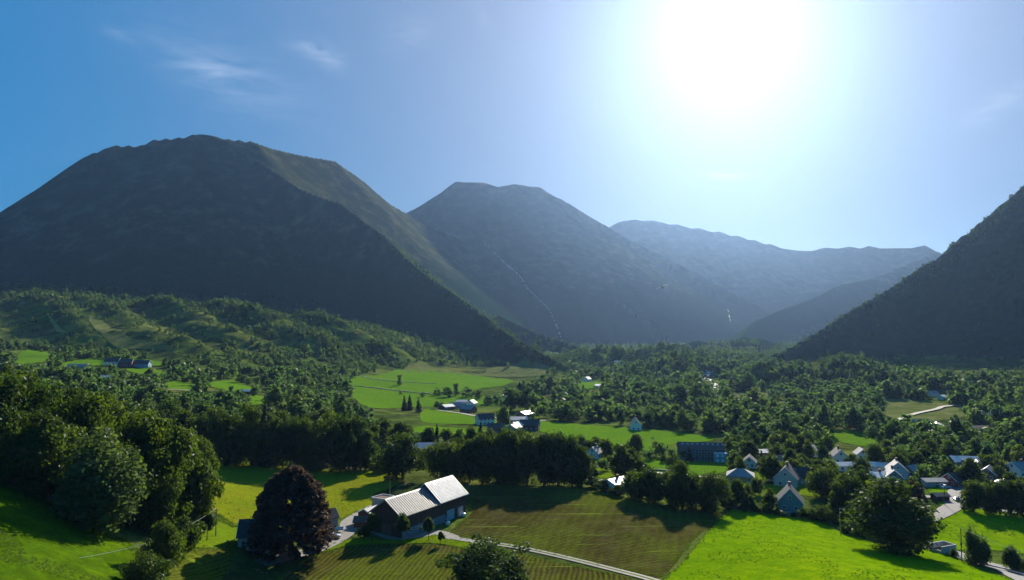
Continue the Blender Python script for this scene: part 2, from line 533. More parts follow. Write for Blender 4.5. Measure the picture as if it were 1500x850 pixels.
class MB:
    """collects boxes, prisms and tubes into ONE mesh"""
    def __init__(s):
        s.v, s.f = [], []
    def add(s, vs, fs):
        n = len(s.v)
        s.v += [tuple(v) for v in vs]
        s.f += [tuple(i + n for i in f) for f in fs]
        return s
    def box(s, x0, x1, y0, y1, z0, z1):
        v = [(x, y, z) for z in (z0, z1) for y in (y0, y1) for x in (x0, x1)]
        return s.add(v, [(0, 2, 3, 1), (4, 5, 7, 6), (0, 1, 5, 4), (1, 3, 7, 5), (3, 2, 6, 7), (2, 0, 4, 6)])
    def prism(s, prof, a0, a1, axis='x'):
        """closed profile of (p, q) swept along an axis: x -> (a, p, q), y -> (p, a, q)"""
        n = len(prof)
        mk = (lambda a, p, q: (a, p, q)) if axis == 'x' else (lambda a, p, q: (p, a, q))
        v = [mk(a0, p, q) for p, q in prof] + [mk(a1, p, q) for p, q in prof]
        f = [tuple(range(n))[::-1], tuple(range(n, 2 * n))] + [(i, (i + 1) % n, n + (i + 1) % n, n + i) for i in range(n)]
        return s.add(v, f)
    def tube(s, pts, rads, n=7, cap=True):
        pts = [Vector(p) for p in pts]
        base = len(s.v)
        for k, (p, r) in enumerate(zip(pts, rads)):
            d = (pts[min(k + 1, len(pts) - 1)] - pts[max(k - 1, 0)]).normalized()
            a = d.orthogonal().normalized()
            b = d.cross(a)
            for i in range(n):
                t = 2 * math.pi * i / n
                s.v.append(tuple(p + a * (r * math.cos(t)) + b * (r * math.sin(t))))
        for k in range(len(pts) - 1):
            for i in range(n):
                j = (i + 1) % n
                s.f.append((base + k * n + i, base + k * n + j, base + (k + 1) * n + j, base + (k + 1) * n + i))
        if cap:
            s.f.append(tuple(base + i for i in range(n))[::-1])
            s.f.append(tuple(base + (len(pts) - 1) * n + i for i in range(n)))
        return s
    def mesh(s, name, smooth_=False):
        me = bpy.data.meshes.new(name)
        me.from_pydata(s.v, [], s.f)
        bm = bmesh.new()
        bm.from_mesh(me)
        bmesh.ops.recalc_face_normals(bm, faces=bm.faces)
        bm.to_mesh(me)
        bm.free()
        if smooth_:
            for p in me.polygons: p.use_smooth = True
        return me
    def obj(s, name, mat, parent=None, smooth_=False, bevel=0.0):
        o = link(name, s.mesh(name, smooth_), mat, parent)
        if bevel:
            md = o.modifiers.new('edge', 'BEVEL')
            md.width, md.segments, md.limit_method = bevel, 2, 'ANGLE'
        return o

def ordn(k):
    return ['first', 'second', 'third', 'fourth', 'fifth', 'sixth', 'seventh', 'eighth', 'ninth', 'tenth', 'eleventh', 'twelfth', 'thirteenth', 'fourteenth', 'fifteenth', 'sixteenth', 'seventeenth', 'eighteenth', 'nineteenth', 'twentieth'][k]

# ------------------------------------------------------------------ terrain meshes (split where a mountain rises from the valley)
idx = np.arange(NA * NR).reshape(NR, NA)
quad = np.stack([idx[:-1, :-1], idx[1:, :-1], idx[1:, 1:], idx[:-1, 1:]], -1).reshape(-1, 4)[:, ::-1]
quad = quad[:, [3, 2, 1, 0]] if False else quad
fid = GID[:-1, :-1].reshape(-1)
VV = np.stack([GX, GY, GZ], -1).reshape(-1, 3)
# smooth normals of the whole sheet, shared by the pieces so that no seam shows
du = np.gradient(np.stack([GX, GY, GZ], -1), axis=1)
dv = np.gradient(np.stack([GX, GY, GZ], -1), axis=0)
NN = np.cross(du, dv).reshape(-1, 3)
NN /= np.linalg.norm(NN, axis=1, keepdims=True)
NN[NN[:, 2] < 0] *= -1
for mid_, nm, mt in [(-1, 'ground', 'terrain'), (0, 'mountain', 'mountain'), (1, 'mountain', 'mountain'), (2, 'mountain', 'mountain'), (3, 'mountain', 'mountain')]:
    q = quad[fid == mid_]
    used, inv = np.unique(q, return_inverse=True)
    me = np_mesh(nm, VV[used], inv.reshape(-1, 4), True)
    if me.polygons[0].normal.z < 0:
        me.flip_normals()
    me.normals_split_custom_set_from_vertices(NN[used].tolist())
    tag(link(nm, me, M[mt]), kind='structure')

# ------------------------------------------------------------------ sheets that lie on the terrain
def catmull(pts, n=6, closed=True):
    P = [np.array(p, float) for p in pts]
    out = []
    m = len(P)
    for i in range(m if closed else m - 1):
        p0, p1 = P[(i - 1) % m] if closed or i > 0 else P[0], P[i]
        p2, p3 = P[(i + 1) % m], P[(i + 2) % m] if closed or i + 2 < m else P[-1]
        for k in range(n):
            t = k / n
            out.append(.5 * ((2 * p1) + (-p0 + p2) * t + (2 * p0 - 5 * p1 + 4 * p2 - p3) * t * t + (-p0 + 3 * p1 - 3 * p2 + p3) * t ** 3))
    if not closed:
        out.append(P[-1])
    return out

def inpoly(x, y, poly):
    x, y = np.asarray(x, float), np.asarray(y, float)
    c = np.zeros(x.shape, bool)
    n = len(poly)
    for i in range(n):
        x0, y0 = poly[i][0], poly[i][1]
        x1, y1 = poly[(i + 1) % n][0], poly[(i + 1) % n][1]
        if y0 == y1:
            continue
        m = ((y0 > y) != (y1 > y)) & (x < (x1 - x0) * (y - y0) / (y1 - y0) + x0)
        c ^= m
    return c

def drape(name, outline, mat, lift, kind='structure', step=None):
    """outline: world (x, y) points; triangulated with inner points and laid on the terrain"""
    O = np.array(outline)[:, :2]
    # resample the outline
    pts = []
    D = float(np.median(np.hypot(O[:, 0], O[:, 1])))
    step = step or max(2.0, D / 90.0)
    for a, b in zip(O, np.roll(O, -1, 0)):
        k = max(1, int(np.linalg.norm(b - a) / step))
        for i in range(k):
            pts.append(a + (b - a) * i / k)
    nb = len(pts)
    lo, hi = O.min(0), O.max(0)
    xs, ys = np.meshgrid(np.arange(lo[0], hi[0], step), np.arange(lo[1], hi[1], step))
    xs, ys = xs.ravel() + rng.uniform(-.2, .2, xs.size) * step, ys.ravel() + rng.uniform(-.2, .2, xs.size) * step
    ok = inpoly(xs, ys, O)
    allp = [Vector((float(p[0]), float(p[1]))) for p in pts] + [Vector((float(a), float(b))) for a, b in zip(xs[ok], ys[ok])]
    v, e, f, *_ = delaunay_2d_cdt(allp, [(i, (i + 1) % nb) for i in range(nb)], [], 1, 1e-4)
    me = bpy.data.meshes.new(name)
    me.from_pydata([(p.x, p.y, zat(p.x, p.y) + lift * max(1.0, math.hypot(p.x, p.y) / 200.0)) for p in v], [], [tuple(t) for t in f])
    me.update()
    if len(me.polygons) and me.polygons[0].normal.z < 0:
        me.flip_normals()
    for p in me.polygons: p.use_smooth = True
    o = link(name, me, mat)
    tag(o, kind=kind)
    return o

def field(name, pix, mat, lift=.10, smoothp=True, wob=0.0):
    P = [ground(*p) for p in pix]
    P = [np.array((p.x, p.y)) for p in P]
    if smoothp:
        P = catmull(P, 4)
    return drape(name, P, mat, lift)

def ribbon(name, pix, width, mat, lift=.16, world=False, step=None):
    C = [np.array(p[:2], float) for p in (pix if world else [tuple(ground(*p))[:2] for p in pix])]
    C = catmull(C, 8, closed=False)
    w = width if isinstance(width, (list, tuple)) else (width, width)
    L, Rr = [], []
    n = len(C)
    for i, p in enumerate(C):
        d = C[min(i + 1, n - 1)] - C[max(i - 1, 0)]
        d = d / (np.linalg.norm(d) + 1e-9)
        nn = np.array((-d[1], d[0]))
        ww = (w[0] + (w[1] - w[0]) * i / (n - 1)) / 2
        L.append(p + nn * ww); Rr.append(p - nn * ww)
    return drape(name, L + Rr[::-1], mat, lift, step=step or max(1.2, width if not isinstance(width, (list, tuple)) else min(width)) * .6)
# ------------------------------------------------------------------ fields, roads, water
FIELDS = {   # name, material, pixel outline
    'front_right': ('meadow', 'meadow_bright', [(970, 853), (1016, 806), (1074, 745), (1128, 752), (1188, 760), (1216, 768), (1232, 780), (1262, 789), (1300, 803), (1350, 806), (1392, 811), (1420, 829), (1452, 840), (1486, 852), (1480, 900), (1200, 960), (900, 960)]),
    'plough': ('ploughed_field', 'plough', [(660, 784), (672, 768), (690, 752), (689, 728), (690, 712), (740, 711), (790, 716), (850, 717), (900, 727), (960, 741), (1054, 751), (1010, 797), (968, 845), (930, 838), (840, 818), (750, 800), (700, 792)]),
    'plough_low': ('ploughed_field', 'plough_low', [(436, 834), (470, 812), (512, 801), (570, 798), (650, 799), (700, 806), (760, 812), (850, 832), (925, 848), (960, 880), (860, 960), (600, 960), (330, 960), (360, 880)]),
    'plough_patch': ('ploughed_field', 'plough_low', [(245, 850), (252, 820), (275, 808), (310, 804), (338, 808), (330, 840), (300, 870), (250, 875)]),
    'yellow': ('meadow', 'meadow_yellow', [(290, 674), (330, 676), (420, 684), (500, 690), (560, 692), (590, 700), (572, 716), (548, 724), (552, 738), (530, 748), (505, 758), (470, 772), (430, 785), (370, 780), (345, 772), (322, 756), (300, 735), (290, 700)]),
    'yard_grass': ('meadow', 'verge', [(255, 795), (300, 772), (325, 757), (345, 770), (372, 779), (366, 797), (355, 806), (310, 803), (272, 806), (250, 820), (236, 846), (215, 850), (225, 815)]),
    'verge_front': ('verge', 'verge', [(438, 830), (450, 818), (500, 794), (540, 787), (560, 793), (600, 783), (655, 786), (700, 793), (690, 805), (640, 797), (560, 797), (512, 800), (470, 811)]),
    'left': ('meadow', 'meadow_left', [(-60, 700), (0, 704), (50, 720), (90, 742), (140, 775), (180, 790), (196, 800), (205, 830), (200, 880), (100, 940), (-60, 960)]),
    'valley_long': ('meadow', 'meadow_far', [(778, 617), (800, 618), (850, 622), (930, 628), (1000, 635), (1042, 641), (1038, 647), (990, 650), (960, 660), (900, 658), (860, 656), (820, 640), (790, 632), (776, 625)]),
    'upper': ('meadow', 'meadow_far', [(508, 566), (520, 552), (560, 549), (590, 541), (640, 543), (700, 551), (752, 558), (735, 566), (690, 572), (650, 577), (690, 580), (740, 586), (720, 594), (650, 596), (600, 597), (545, 598), (520, 585)]),
    'mid_strip': ('meadow', 'meadow_far', [(622, 600), (660, 604), (700, 612), (755, 618), (740, 625), (690, 622), (640, 621), (616, 616)]),
    'low_strip': ('meadow', 'meadow_far', [(600, 632), (620, 624), (660, 627), (715, 631), (690, 637), (640, 640), (606, 638)]),
    'house_lawn': ('meadow', 'meadow_far', [(930, 673), (965, 672), (1010, 676), (1075, 677), (1066, 690), (1030, 697), (980, 692), (940, 690)]),
    'garden_lawn': ('meadow', 'verge', [(858, 690), (880, 686), (905, 692), (950, 694), (945, 702), (900, 702), (866, 698)]),
    'right_lawn': ('meadow', 'meadow_far', [(1205, 632), (1235, 630), (1270, 637), (1296, 645), (1280, 655), (1240, 650), (1212, 642)]),
    'village_lawn': ('meadow', 'verge', [(1118, 712), (1150, 709), (1190, 713), (1215, 716), (1200, 728), (1160, 724), (1124, 722)]),
    'village_lawn_b': ('meadow', 'verge', [(1110, 692), (1140, 692), (1142, 701), (1112, 702)]),
    'corner_lawn': ('meadow', 'meadow_bright', [(1362, 715), (1400, 716), (1401, 724), (1394, 736), (1380, 742), (1366, 728)]),
    'right_meadow': ('meadow', 'meadow_bright', [(1358, 764), (1390, 752), (1425, 745), (1470, 752), (1540, 758), (1560, 812), (1500, 812), (1450, 806), (1400, 806), (1372, 797), (1360, 780)]),
    'small_far': ('meadow', 'meadow_far', [(838, 566), (850, 560), (884, 560), (890, 566), (862, 570)]),
    'farm_a': ('meadow', 'meadow_far', [(18, 530), (36, 513), (62, 515), (78, 522), (48, 534)]),
    'farm_b': ('meadow', 'meadow_far', [(80, 536), (110, 528), (150, 526), (168, 530), (130, 538)]),
    'farm_c': ('meadow', 'meadow_far', [(183, 526), (230, 530), (240, 536), (200, 535)]),
    'farm_d': ('meadow', 'meadow_far', [(184, 541), (215, 540), (240, 545), (232, 550), (200, 547)]),
    'farm_e': ('meadow', 'meadow_far', [(240, 566), (255, 559), (285, 563), (290, 569), (262, 572)]),
    'farm_f': ('meadow', 'meadow_far', [(300, 562), (340, 558), (368, 568), (362, 576), (330, 572)]),
    'farm_g': ('meadow', 'meadow_far', [(345, 585), (375, 580), (398, 585), (380, 594), (355, 595)]),
    'scrub_right': ('heath', 'heath', [(1288, 585), (1330, 585), (1385, 592), (1420, 600), (1410, 612), (1350, 618), (1300, 612), (1284, 600)]),
    'scrub_toe': ('heath', 'heath', [(585, 545), (610, 528), (640, 540), (700, 549), (720, 540), (760, 531), (800, 537), (822, 545), (790, 551), (740, 553), (690, 550), (640, 546)]),
    'scrub_river': ('heath', 'heath', [(1062, 578), (1100, 575), (1130, 578), (1120, 585), (1080, 586)]),
    'clearing_a': ('heath', 'heath_yellow', [(70, 463), (76, 466), (100, 487), (86, 487)]),
    'clearing_b': ('heath', 'heath', [(130, 466), (150, 470), (185, 492), (225, 500), (260, 520), (215, 512), (160, 502), (142, 485)]),
    'clearing_c': ('heath', 'heath', [(440, 500), (470, 512), (500, 530), (480, 530), (455, 515)]),
}
def heath_mat(name, a, b_, c_):
    m, nt, b = new_mat(name)
    v = coords(nt)
    c = ramp(nt, noise(nt, v, .07, 6, .68), [(.3, a), (.5, b_), (.7, c_)])
    nt.links.new(c, b.inputs['Base Color'])
    b.inputs['Roughness'].default_value = .9
    b.inputs['Specular IOR Level'].default_value = 0.0
    bump(nt, b, noise(nt, v, .25, 5, .7), .8, 1.0)
    return m
M['heath'] = heath_mat('heath', (.055, .085, .018), (.11, .13, .035), (.17, .16, .07))
M['heath_yellow'] = heath_mat('heath_yellow', (.12, .15, .03), (.2, .2, .05), (.27, .24, .1))
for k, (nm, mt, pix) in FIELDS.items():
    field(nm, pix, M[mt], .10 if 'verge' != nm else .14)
NO_TREES = [v[2] for k, v in FIELDS.items() if v[0] in ('meadow', 'ploughed_field', 'verge') or k in ('scrub_right', 'clearing_b', 'scrub_river')]

ribbon('gravel_drive', [(552, 742), (530, 754), (512, 766), (508, 780), (490, 793), (455, 808), (425, 815), (380, 826)], (5.5, 4.5), M['gravel'], .20)
ribbon('gravel_drive', [(508, 781), (525, 772), (545, 777), (575, 788), (610, 786), (640, 781), (665, 789)], 4.2, M['gravel'], .20)
ribbon('lane', [(655, 787), (700, 795), (760, 803), (850, 823), (940, 846), (1000, 866)], 2.6, M['gravel'], .22)
ribbon('verge', [(700, 795), (760, 803), (850, 823), (940, 846), (1000, 866)], .55, M['verge'], .27, step=.8)
ribbon('road', [(1350, 764), (1376, 754), (1398, 742), (1405, 732), (1402, 722), (1408, 714)], (6.5, 6.5), M['asphalt'], .22)
ribbon('road', [(1400, 742), (1440, 745), (1500, 752), (1540, 756)], 5, M['asphalt'], .18)
ribbon('road', [(1365, 802), (1400, 812), (1440, 826), (1480, 838), (1530, 862)], 7, M['asphalt'], .2)
ribbon('road', [(1352, 728), (1372, 730), (1392, 738)], 4, M['asphalt'], .18)
ribbon('path', [(640, 602), (670, 606), (700, 611), (760, 616), (800, 617)], 4, M['gravel'], .25)
ribbon('path', [(935, 690), (970, 694), (1010, 698), (1060, 701)], 3, M['gravel'], .18)
ribbon('path', [(1316, 617), (1340, 608), (1372, 601), (1385, 597), (1430, 594)], 4.5, M['gravel'], .35)
ribbon('path', [(1460, 594), (1478, 601), (1500, 604)], 4, M['gravel'], .35)
ribbon('path', [(160, 566), (200, 567), (250, 572), (300, 574)], 4, M['gravel'], .3)

m, nt, b = new_mat('white_water')
v = coords(nt)
nt.links.new(ramp(nt, noise(nt, v, .3, 5, .7), [(.35, (.3, .32, .34)), (.6, (.7, .72, .74))]), b.inputs['Base Color'])
b.inputs['Roughness'].default_value = .5
M['water'] = m
def falls(pix, wmin, wmax, pieces, gap, lift, spread=0.0):
    """broken white water: uneven strands that follow the terrain, one mesh"""
    rd = random.Random(pieces * 7 + len(pix))
    C = catmull([np.array(tuple(ground(*p))[:2]) for p in pix], 30, closed=False)
    n = len(C)
    mb = MB()
    for k in range(pieces):
        a = int(rd.uniform(0, n - 4))
        ln = max(2, int(n / pieces * rd.uniform(.5, 2.0) * (1 - gap)))
        off = rd.uniform(-spread, spread)
        rows = []
        w0 = rd.uniform(wmin, wmax)
        for i in range(a, min(n, a + ln + 1)):
            d = C[min(i + 1, n - 1)] - C[max(i - 1, 0)]
            d = d / (np.linalg.norm(d) + 1e-9)
            nn = np.array((-d[1], d[0]))
            w = w0 * rd.uniform(.35, 1.2)
            c = C[i] + nn * (off + rd.uniform(-.5, .5) * w0)
            l, q = c + nn * w / 2, c - nn * w / 2
            rows.append(((l[0], l[1], zat(*l) + lift), (c[0], c[1], zat(*c) + lift + .5), (q[0], q[1], zat(*q) + lift)))
        if len(rows) < 2: continue
        v = [p for row in rows for p in row]
        f = []
        for i in range(len(rows) - 1):
            f += [(i * 3, i * 3 + 1, i * 3 + 4, i * 3 + 3), (i * 3 + 1, i * 3 + 2, i * 3 + 5, i * 3 + 4)]
        mb.add(v, f)
    return tag(mb.obj('waterfall', M['water']), kind='structure')
falls([(709, 353), (716, 364), (730, 377), (741, 387), (754, 398), (763, 407), (770, 419), (784, 434), (794, 444), (800, 449), (806, 458), (811, 468), (816, 480), (823, 497)], 1.2, 3.2, 150, .05, 2.0, 2)
falls([(1066, 452), (1068, 462), (1070, 474)], 1.0, 2.2, 8, .3, 1.5, 1)
falls([(1040, 547), (1035, 551), (1032, 556), (1037, 561), (1045, 562)], 1.5, 4.2, 30, .3, 3.2, 4.5)
falls([(1047, 564), (1050, 570), (1046, 577), (1049, 584), (1054, 590)], 1.2, 3.6, 30, .3, 2.6, 5.0)

# ------------------------------------------------------------------ building materials
M['board_dark'] = None
def boards(name, col, per=.22, var=.35, vert=True):
    m, nt, b = new_mat(name)
    tc = nt.nodes.new('ShaderNodeTexCoord')
    mp = nt.nodes.new('ShaderNodeMapping')
    mp.inputs['Scale'].default_value = (1 / per, 1 / per, .12) if vert else (.15, .15, 1 / per)
    nt.links.new(tc.outputs['Object'], mp.inputs[0])
    f = noise(nt, mp.outputs[0], 1.0, 3, .6)
    c = ramp(nt, f, [(.3, tuple(x * (1 - var) for x in col)), (.7, tuple(min(1, x * (1 + var)) for x in col))])
    c = mixc(nt, math_n(nt, 'MULTIPLY', noise(nt, tc.outputs['Object'], .5, 4), .25), c, tuple(x * .6 for x in col))
    nt.links.new(c, b.inputs['Base Color'])
    b.inputs['Roughness'].default_value = .8
    b.inputs['Specular IOR Level'].default_value = .2
    bump(nt, b, f, .5, .03)
    return m
M['board_dark'] = boards('tarred_boards', (.10, .050, .038))
M['board_red'] = boards('red_boards', (.26, .06, .04))
M['board_brown'] = boards('brown_boards', (.16, .10, .06))
M['board_white'] = boards('white_boards', (.80, .76, .68), var=.06, vert=False)
M['board_pale_blue'] = boards('pale_blue_boards', (.50, .50, .48), var=.08, vert=False)
M['board_teal'] = boards('teal_boards', (.11, .27, .27), var=.1, vert=False)
M['board_blue'] = boards('blue_boards', (.24, .38, .46), var=.1, vert=False)
M['board_ochre'] = boards('ochre_boards', (.42, .30, .14), var=.12, vert=False)
M['board_grey'] = boards('grey_boards', (.34, .35, .36), var=.15)
M['board_slate'] = boards('slate_blue_boards', (.13, .16, .20), var=.15)
M['plinth'] = boards('whitewashed_boards', (.20, .23, .27), per=.5, var=.25)
M['concrete'] = simple('concrete', (.45, .44, .42), .85, var=.2)
M['stone'] = simple('field_stone', (.2, .19, .18), .9, var=.5, scale=1.2)
M['trim'] = simple('white_paint', (.8, .8, .78), .5, var=.05)
M['glass'] = simple('window_glass', (.03, .04, .05), .08, var=.1, spec=.6)
M['brick'] = simple('chimney_brick', (.25, .12, .09), .85, var=.3, scale=5)
def roof_mat(name, col, rough, metal, spec=.5, per=.35, flat=False):
    m, nt, b = new_mat(name)
    tc = nt.nodes.new('ShaderNodeTexCoord')
    f = noise(nt, tc.outputs['Object'], .7, 6, .65)
    c = ramp(nt, f, [(.3, tuple(x * .75 for x in col)), (.7, tuple(min(1, x * 1.2) for x in col))])
    nt.links.new(c, b.inputs['Base Color'])
    b.inputs['Roughness'].default_value = rough
    b.inputs['Metallic'].default_value = metal
    b.inputs['Specular IOR Level'].default_value = spec
    w = nt.nodes.new('ShaderNodeTexWave')
    w.inputs['Scale'].default_value = .314 / per
    nt.links.new(tc.outputs['Object'], w.inputs['Vector'])
    if not flat: bump(nt, b, w.outputs['Fac'], .35, .04)
    return m
M['roof_metal'] = roof_mat('galvanised_roof', (.17, .165, .165), .48, .55, flat=True)
M['roof_metal_new'] = roof_mat('newer_galvanised_roof', (.42, .41, .42), .42, .6, flat=True)
M['roof_silver'] = roof_mat('silver_roof', (.30, .31, .34), .5, .4)
M['roof_blue'] = roof_mat('blue_grey_roof', (.26, .30, .35), .55, .4)
M['roof_white'] = roof_mat('pale_roof', (.58, .55, .51), .42, .0)
M['roof_slate'] = roof_mat('slate_roof', (.05, .053, .06), .6, 0, .15)
M['roof_tile'] = roof_mat('grey_tile_roof', (.22, .21, .21), .5, 0, .3)
M['roof_brown'] = roof_mat('brown_tile_roof', (.12, .075, .065), .6, 0, .12)
M['roof_red'] = roof_mat('red_tile_roof', (.30, .11, .08), .55, 0)

def window(root, cx, face, z, w, h, W, L, near):
    """face: +y/-y long sides at x=cx, +x/-x gable ends at y=cx"""
    t = .06
    f = MB()
    if face in ('-y', '+y'):
        s = -1 if face == '-y' else 1
        y0 = s * W / 2
        a, bb = sorted((y0 + s * .003, y0 + s * t))
        f.box(cx - w / 2 - .1, cx + w / 2 + .1, a, bb, z - h / 2 - .1, z + h / 2 + .1)
        p0, p1 = sorted((y0 + s * t, y0 + s * (t + .02)))
        fo = f.obj('window', M['trim'], root)
        MB().box(cx - w / 2, cx - .03, p0 , p1, z - h / 2, z + h / 2).box(cx + .03, cx + w / 2, p0, p1, z - h / 2, z + h / 2).obj('pane', M['glass'], fo)
    else:
        s = -1 if face == '-x' else 1
        x0 = s * L / 2
        a, bb = sorted((x0 + s * .003, x0 + s * t))
        f.box(a, bb, cx - w / 2 - .1, cx + w / 2 + .1, z - h / 2 - .1, z + h / 2 + .1)
        p0, p1 = sorted((x0 + s * t, x0 + s * (t + .02)))
        fo = f.obj('window', M['trim'], root)
        MB().box(p0, p1, cx - w / 2, cx - .03, z - h / 2, z + h / 2).box(p0, p1, cx + .03, cx + w / 2, z - h / 2, z + h / 2).obj('pane', M['glass'], fo)

HOUSES = []     # (px, py, half width px, height px) so that trees keep clear
def house(name, label, cat, px, py, L, W, eave, ridge, yaw, wall, roof, chim=True, win=True, door=True, hip=False, group=None, gable_mat=None, over=.5):
    if roof in ('roof_white', 'roof_silver') and not hip: ridge = min(ridge, eave + W * .20)
    g = ground(px, py)
    D = g.y
    root = thing(name, label, cat, g, R(yaw), group)
    HOUSES.append((px, py, max(L, W) / 2 / D * FPX, ridge / D * FPX, D))
    near = D < 360
    hl, hw = L / 2, W / 2
    if hip:
        MB().box(-hl, hl, -hw, hw, -1.5, eave).obj('wall', M[wall], root)
        o = over
        rl = max(.3, hl - hw * .8)
        e = eave - .05
        MB().add([(-hl - o, -hw - o, e), (hl + o, -hw - o, e), (hl + o, hw + o, e), (-hl - o, hw + o, e), (-rl, 0, ridge), (rl, 0, ridge),
                  (-hl - o, -hw - o, e - .2), (hl + o, -hw - o, e - .2), (hl + o, hw + o, e - .2), (-hl - o, hw + o, e - .2)],
                 [(0, 1, 5, 4), (1, 2, 5), (2, 3, 4, 5), (3, 0, 4), (0, 6, 7, 1), (1, 7, 8, 2), (2, 8, 9, 3), (3, 9, 6, 0), (6, 9, 8, 7)]).obj('roof', M[roof], root)
    else:
        MB().prism([(-hw, -1.5), (hw, -1.5), (hw, eave), (0, ridge - .22), (-hw, eave)], -hl, hl).obj('wall', M[wall], root)
        sl = (ridge - eave) / hw
        o = over
        th = .2
        pr = [(-hw - o, eave - o * sl), (0, ridge), (hw + o, eave - o * sl), (hw + o, eave - o * sl - th), (0, ridge - th), (-hw - o, eave - o * sl - th)]
        ro = MB().prism(pr, -hl - o * .8, hl + o * .8).obj('roof', M[roof], root)
        # white barge boards on the gables
        for s in (-1, 1):
            x0, x1 = sorted((s * (hl + o * .8 + .003), s * (hl + o * .8 + .07)))
            MB().prism([(-hw - o, eave - o * sl - .02), (0, ridge - .02), (hw + o, eave - o * sl - .02), (hw + o, eave - o * sl - .28), (0, ridge - .3), (-hw - o, eave - o * sl - .28)], x0, x1).obj('barge_board', M['trim'], root)
        if chim:
            MB().box(hl * .25 - .4, hl * .25 + .4, -.4, .4, ridge - 1.0, ridge + .9).box(hl * .25 - .5, hl * .25 + .5, -.5, .5, ridge + .9, ridge + 1.05).obj('chimney', M['brick'], ro)
    if win:
        n = max(2, int(L / 3.0))
        for fl in range(max(1, int(eave / 2.5))):
            z = 1.4 + fl * 2.6
            if z + .8 > eave: continue
            for side in ('-y', '+y'):
                for i in range(n):
                    if fl == 0 and side == '-y' and door and i == n // 2: continue
                    window(root, -hl + L * (i + .5) / n, side, z, 1.1, 1.15, W, L, near)
            for side in ('-x', '+x'):
                for i in (-1, 1):
                    window(root, i * W * .22, side, z, .95, 1.15, W, L, near)
        if not hip and ridge - eave > 2.2:
            for side in ('-x', '+x'):
                window(root, 0, side, eave + (ridge - eave) * .32, 1.0, 1.1, W, L, near)
    if door:
        n = max(2, int(L / 3.0))
        cx = -hl + L * (n // 2 + .5) / n if win else 0
        d = MB().box(cx - .55, cx + .55, -hw - .06, -hw - .004, 0, 2.1).obj('door', M['board_brown'], root)
        MB().box(cx + .35, cx + .45, -hw - .11, -hw - .062, .95, 1.05).obj('handle', M['trim'], d)
    return root

# ------------------------------------------------------------------ the big barn
bp1, bp2 = ground(588, 790), ground(682, 753)
byaw = math.atan2(bp2.y - bp1.y, bp2.x - bp1.x)
BL = math.hypot(bp2.x - bp1.x, bp2.y - bp1.y)
BWd = 12.0
bz = min(bp1.z, bp2.z)
barn = thing('barn', 'long dark timber barn with two stepped shining metal roofs beside the ploughed field', 'barn', (bp1.x, bp1.y, bz), byaw)
HOUSES.append((620, 780, 60, 55, 220))
split = BL * .56
e1, r1 = 6.7, 10.9
e2, r2 = 7.2, 12.1
MB().prism([(0, -1.2), (BWd, -1.2), (BWd, e1), (BWd / 2, r1 - .3), (0, e1)], 0, split).obj('wall', M['board_dark'], barn)
MB().prism([(-.004, -1.2), (BWd + .004, -1.2), (BWd + .004, e2), (BWd / 2, r2 - .3), (-.004, e2)], split, BL).obj('wall', M['board_dark'], barn)
MB().box(.3, split + 3, -.12, -.006, -1, 2.5).obj('plinth', M['plinth'], barn)
def barn_roof(x0, x1, e, r, ov, mt='roof_metal'):
    hw = BWd / 2
    sl = (r - e) / hw
    ro = MB().prism([(-ov, e - ov * sl), (hw, r), (BWd + ov, e - ov * sl), (BWd + ov, e - ov * sl - .18), (hw, r - .18), (-ov, e - ov * sl - .18)], x0, x1)
    k = int((x1 - x0) / .95)
    for i in range(k + 1):
        x = x0 + .06 + (x1 - x0 - .12) * i / k
        h = .16
        for s in (0, 1):
            f = (lambda y: y) if s == 0 else (lambda y: BWd - y)
            pr = [(f(-ov), e - ov * sl + .002), (f(hw - .05), r - .05 * sl + .002), (f(hw - .05), r - .05 * sl + h), (f(-ov), e - ov * sl + h)]
            ro.prism(pr, x - .17, x + .17)
    o = ro.obj('roof', M[mt], barn)
    MB().prism([(hw - .4, r - .4 * sl + .11), (hw, r + .13), (hw + .4, r - .4 * sl + .11), (hw + .4, r - .4 * sl + .09), (hw, r + .1), (hw - .4, r - .4 * sl + .09)], x0, x1).obj('ridge_cap', M['roof_silver'], o)
    for xx in (x0 - .09, x1 + .01):
        MB().prism([(-ov, e - ov * sl + .05), (hw, r + .05), (BWd + ov, e - ov * sl + .05), (BWd + ov, e - ov * sl - .3), (hw, r - .3), (-ov, e - ov * sl - .3)], xx, xx + .08).obj('barge_board', M['board_grey'], o)
    return o
barn_roof(-.6, split - .1, e1, r1, .55)
barn_roof(split + .02, BL + .6, e2, r2, .75, 'roof_metal_new')
for x in (4, 8, 12, 16):
    f = MB().box(x - .6, x + .6, -.2, -.125, 1.1, 1.9).obj('window', M['trim'], barn)
    MB().box(x - .5, x + .5, -.23, -.202, 1.2, 1.8).obj('pane', M['glass'], f)
MB().box(split + 4, split + 8, -.1, -.01, -.5, 3.4).obj('door', M['board_blue'], barn)
MB().box(split + 10, split + 13, -.1, -.01, -.5, 3.2).obj('door', M['board_grey'], barn)
MB().box(-.1, -.01, 4, 8, -.5, 3.6).obj('door', M['board_brown'], barn)
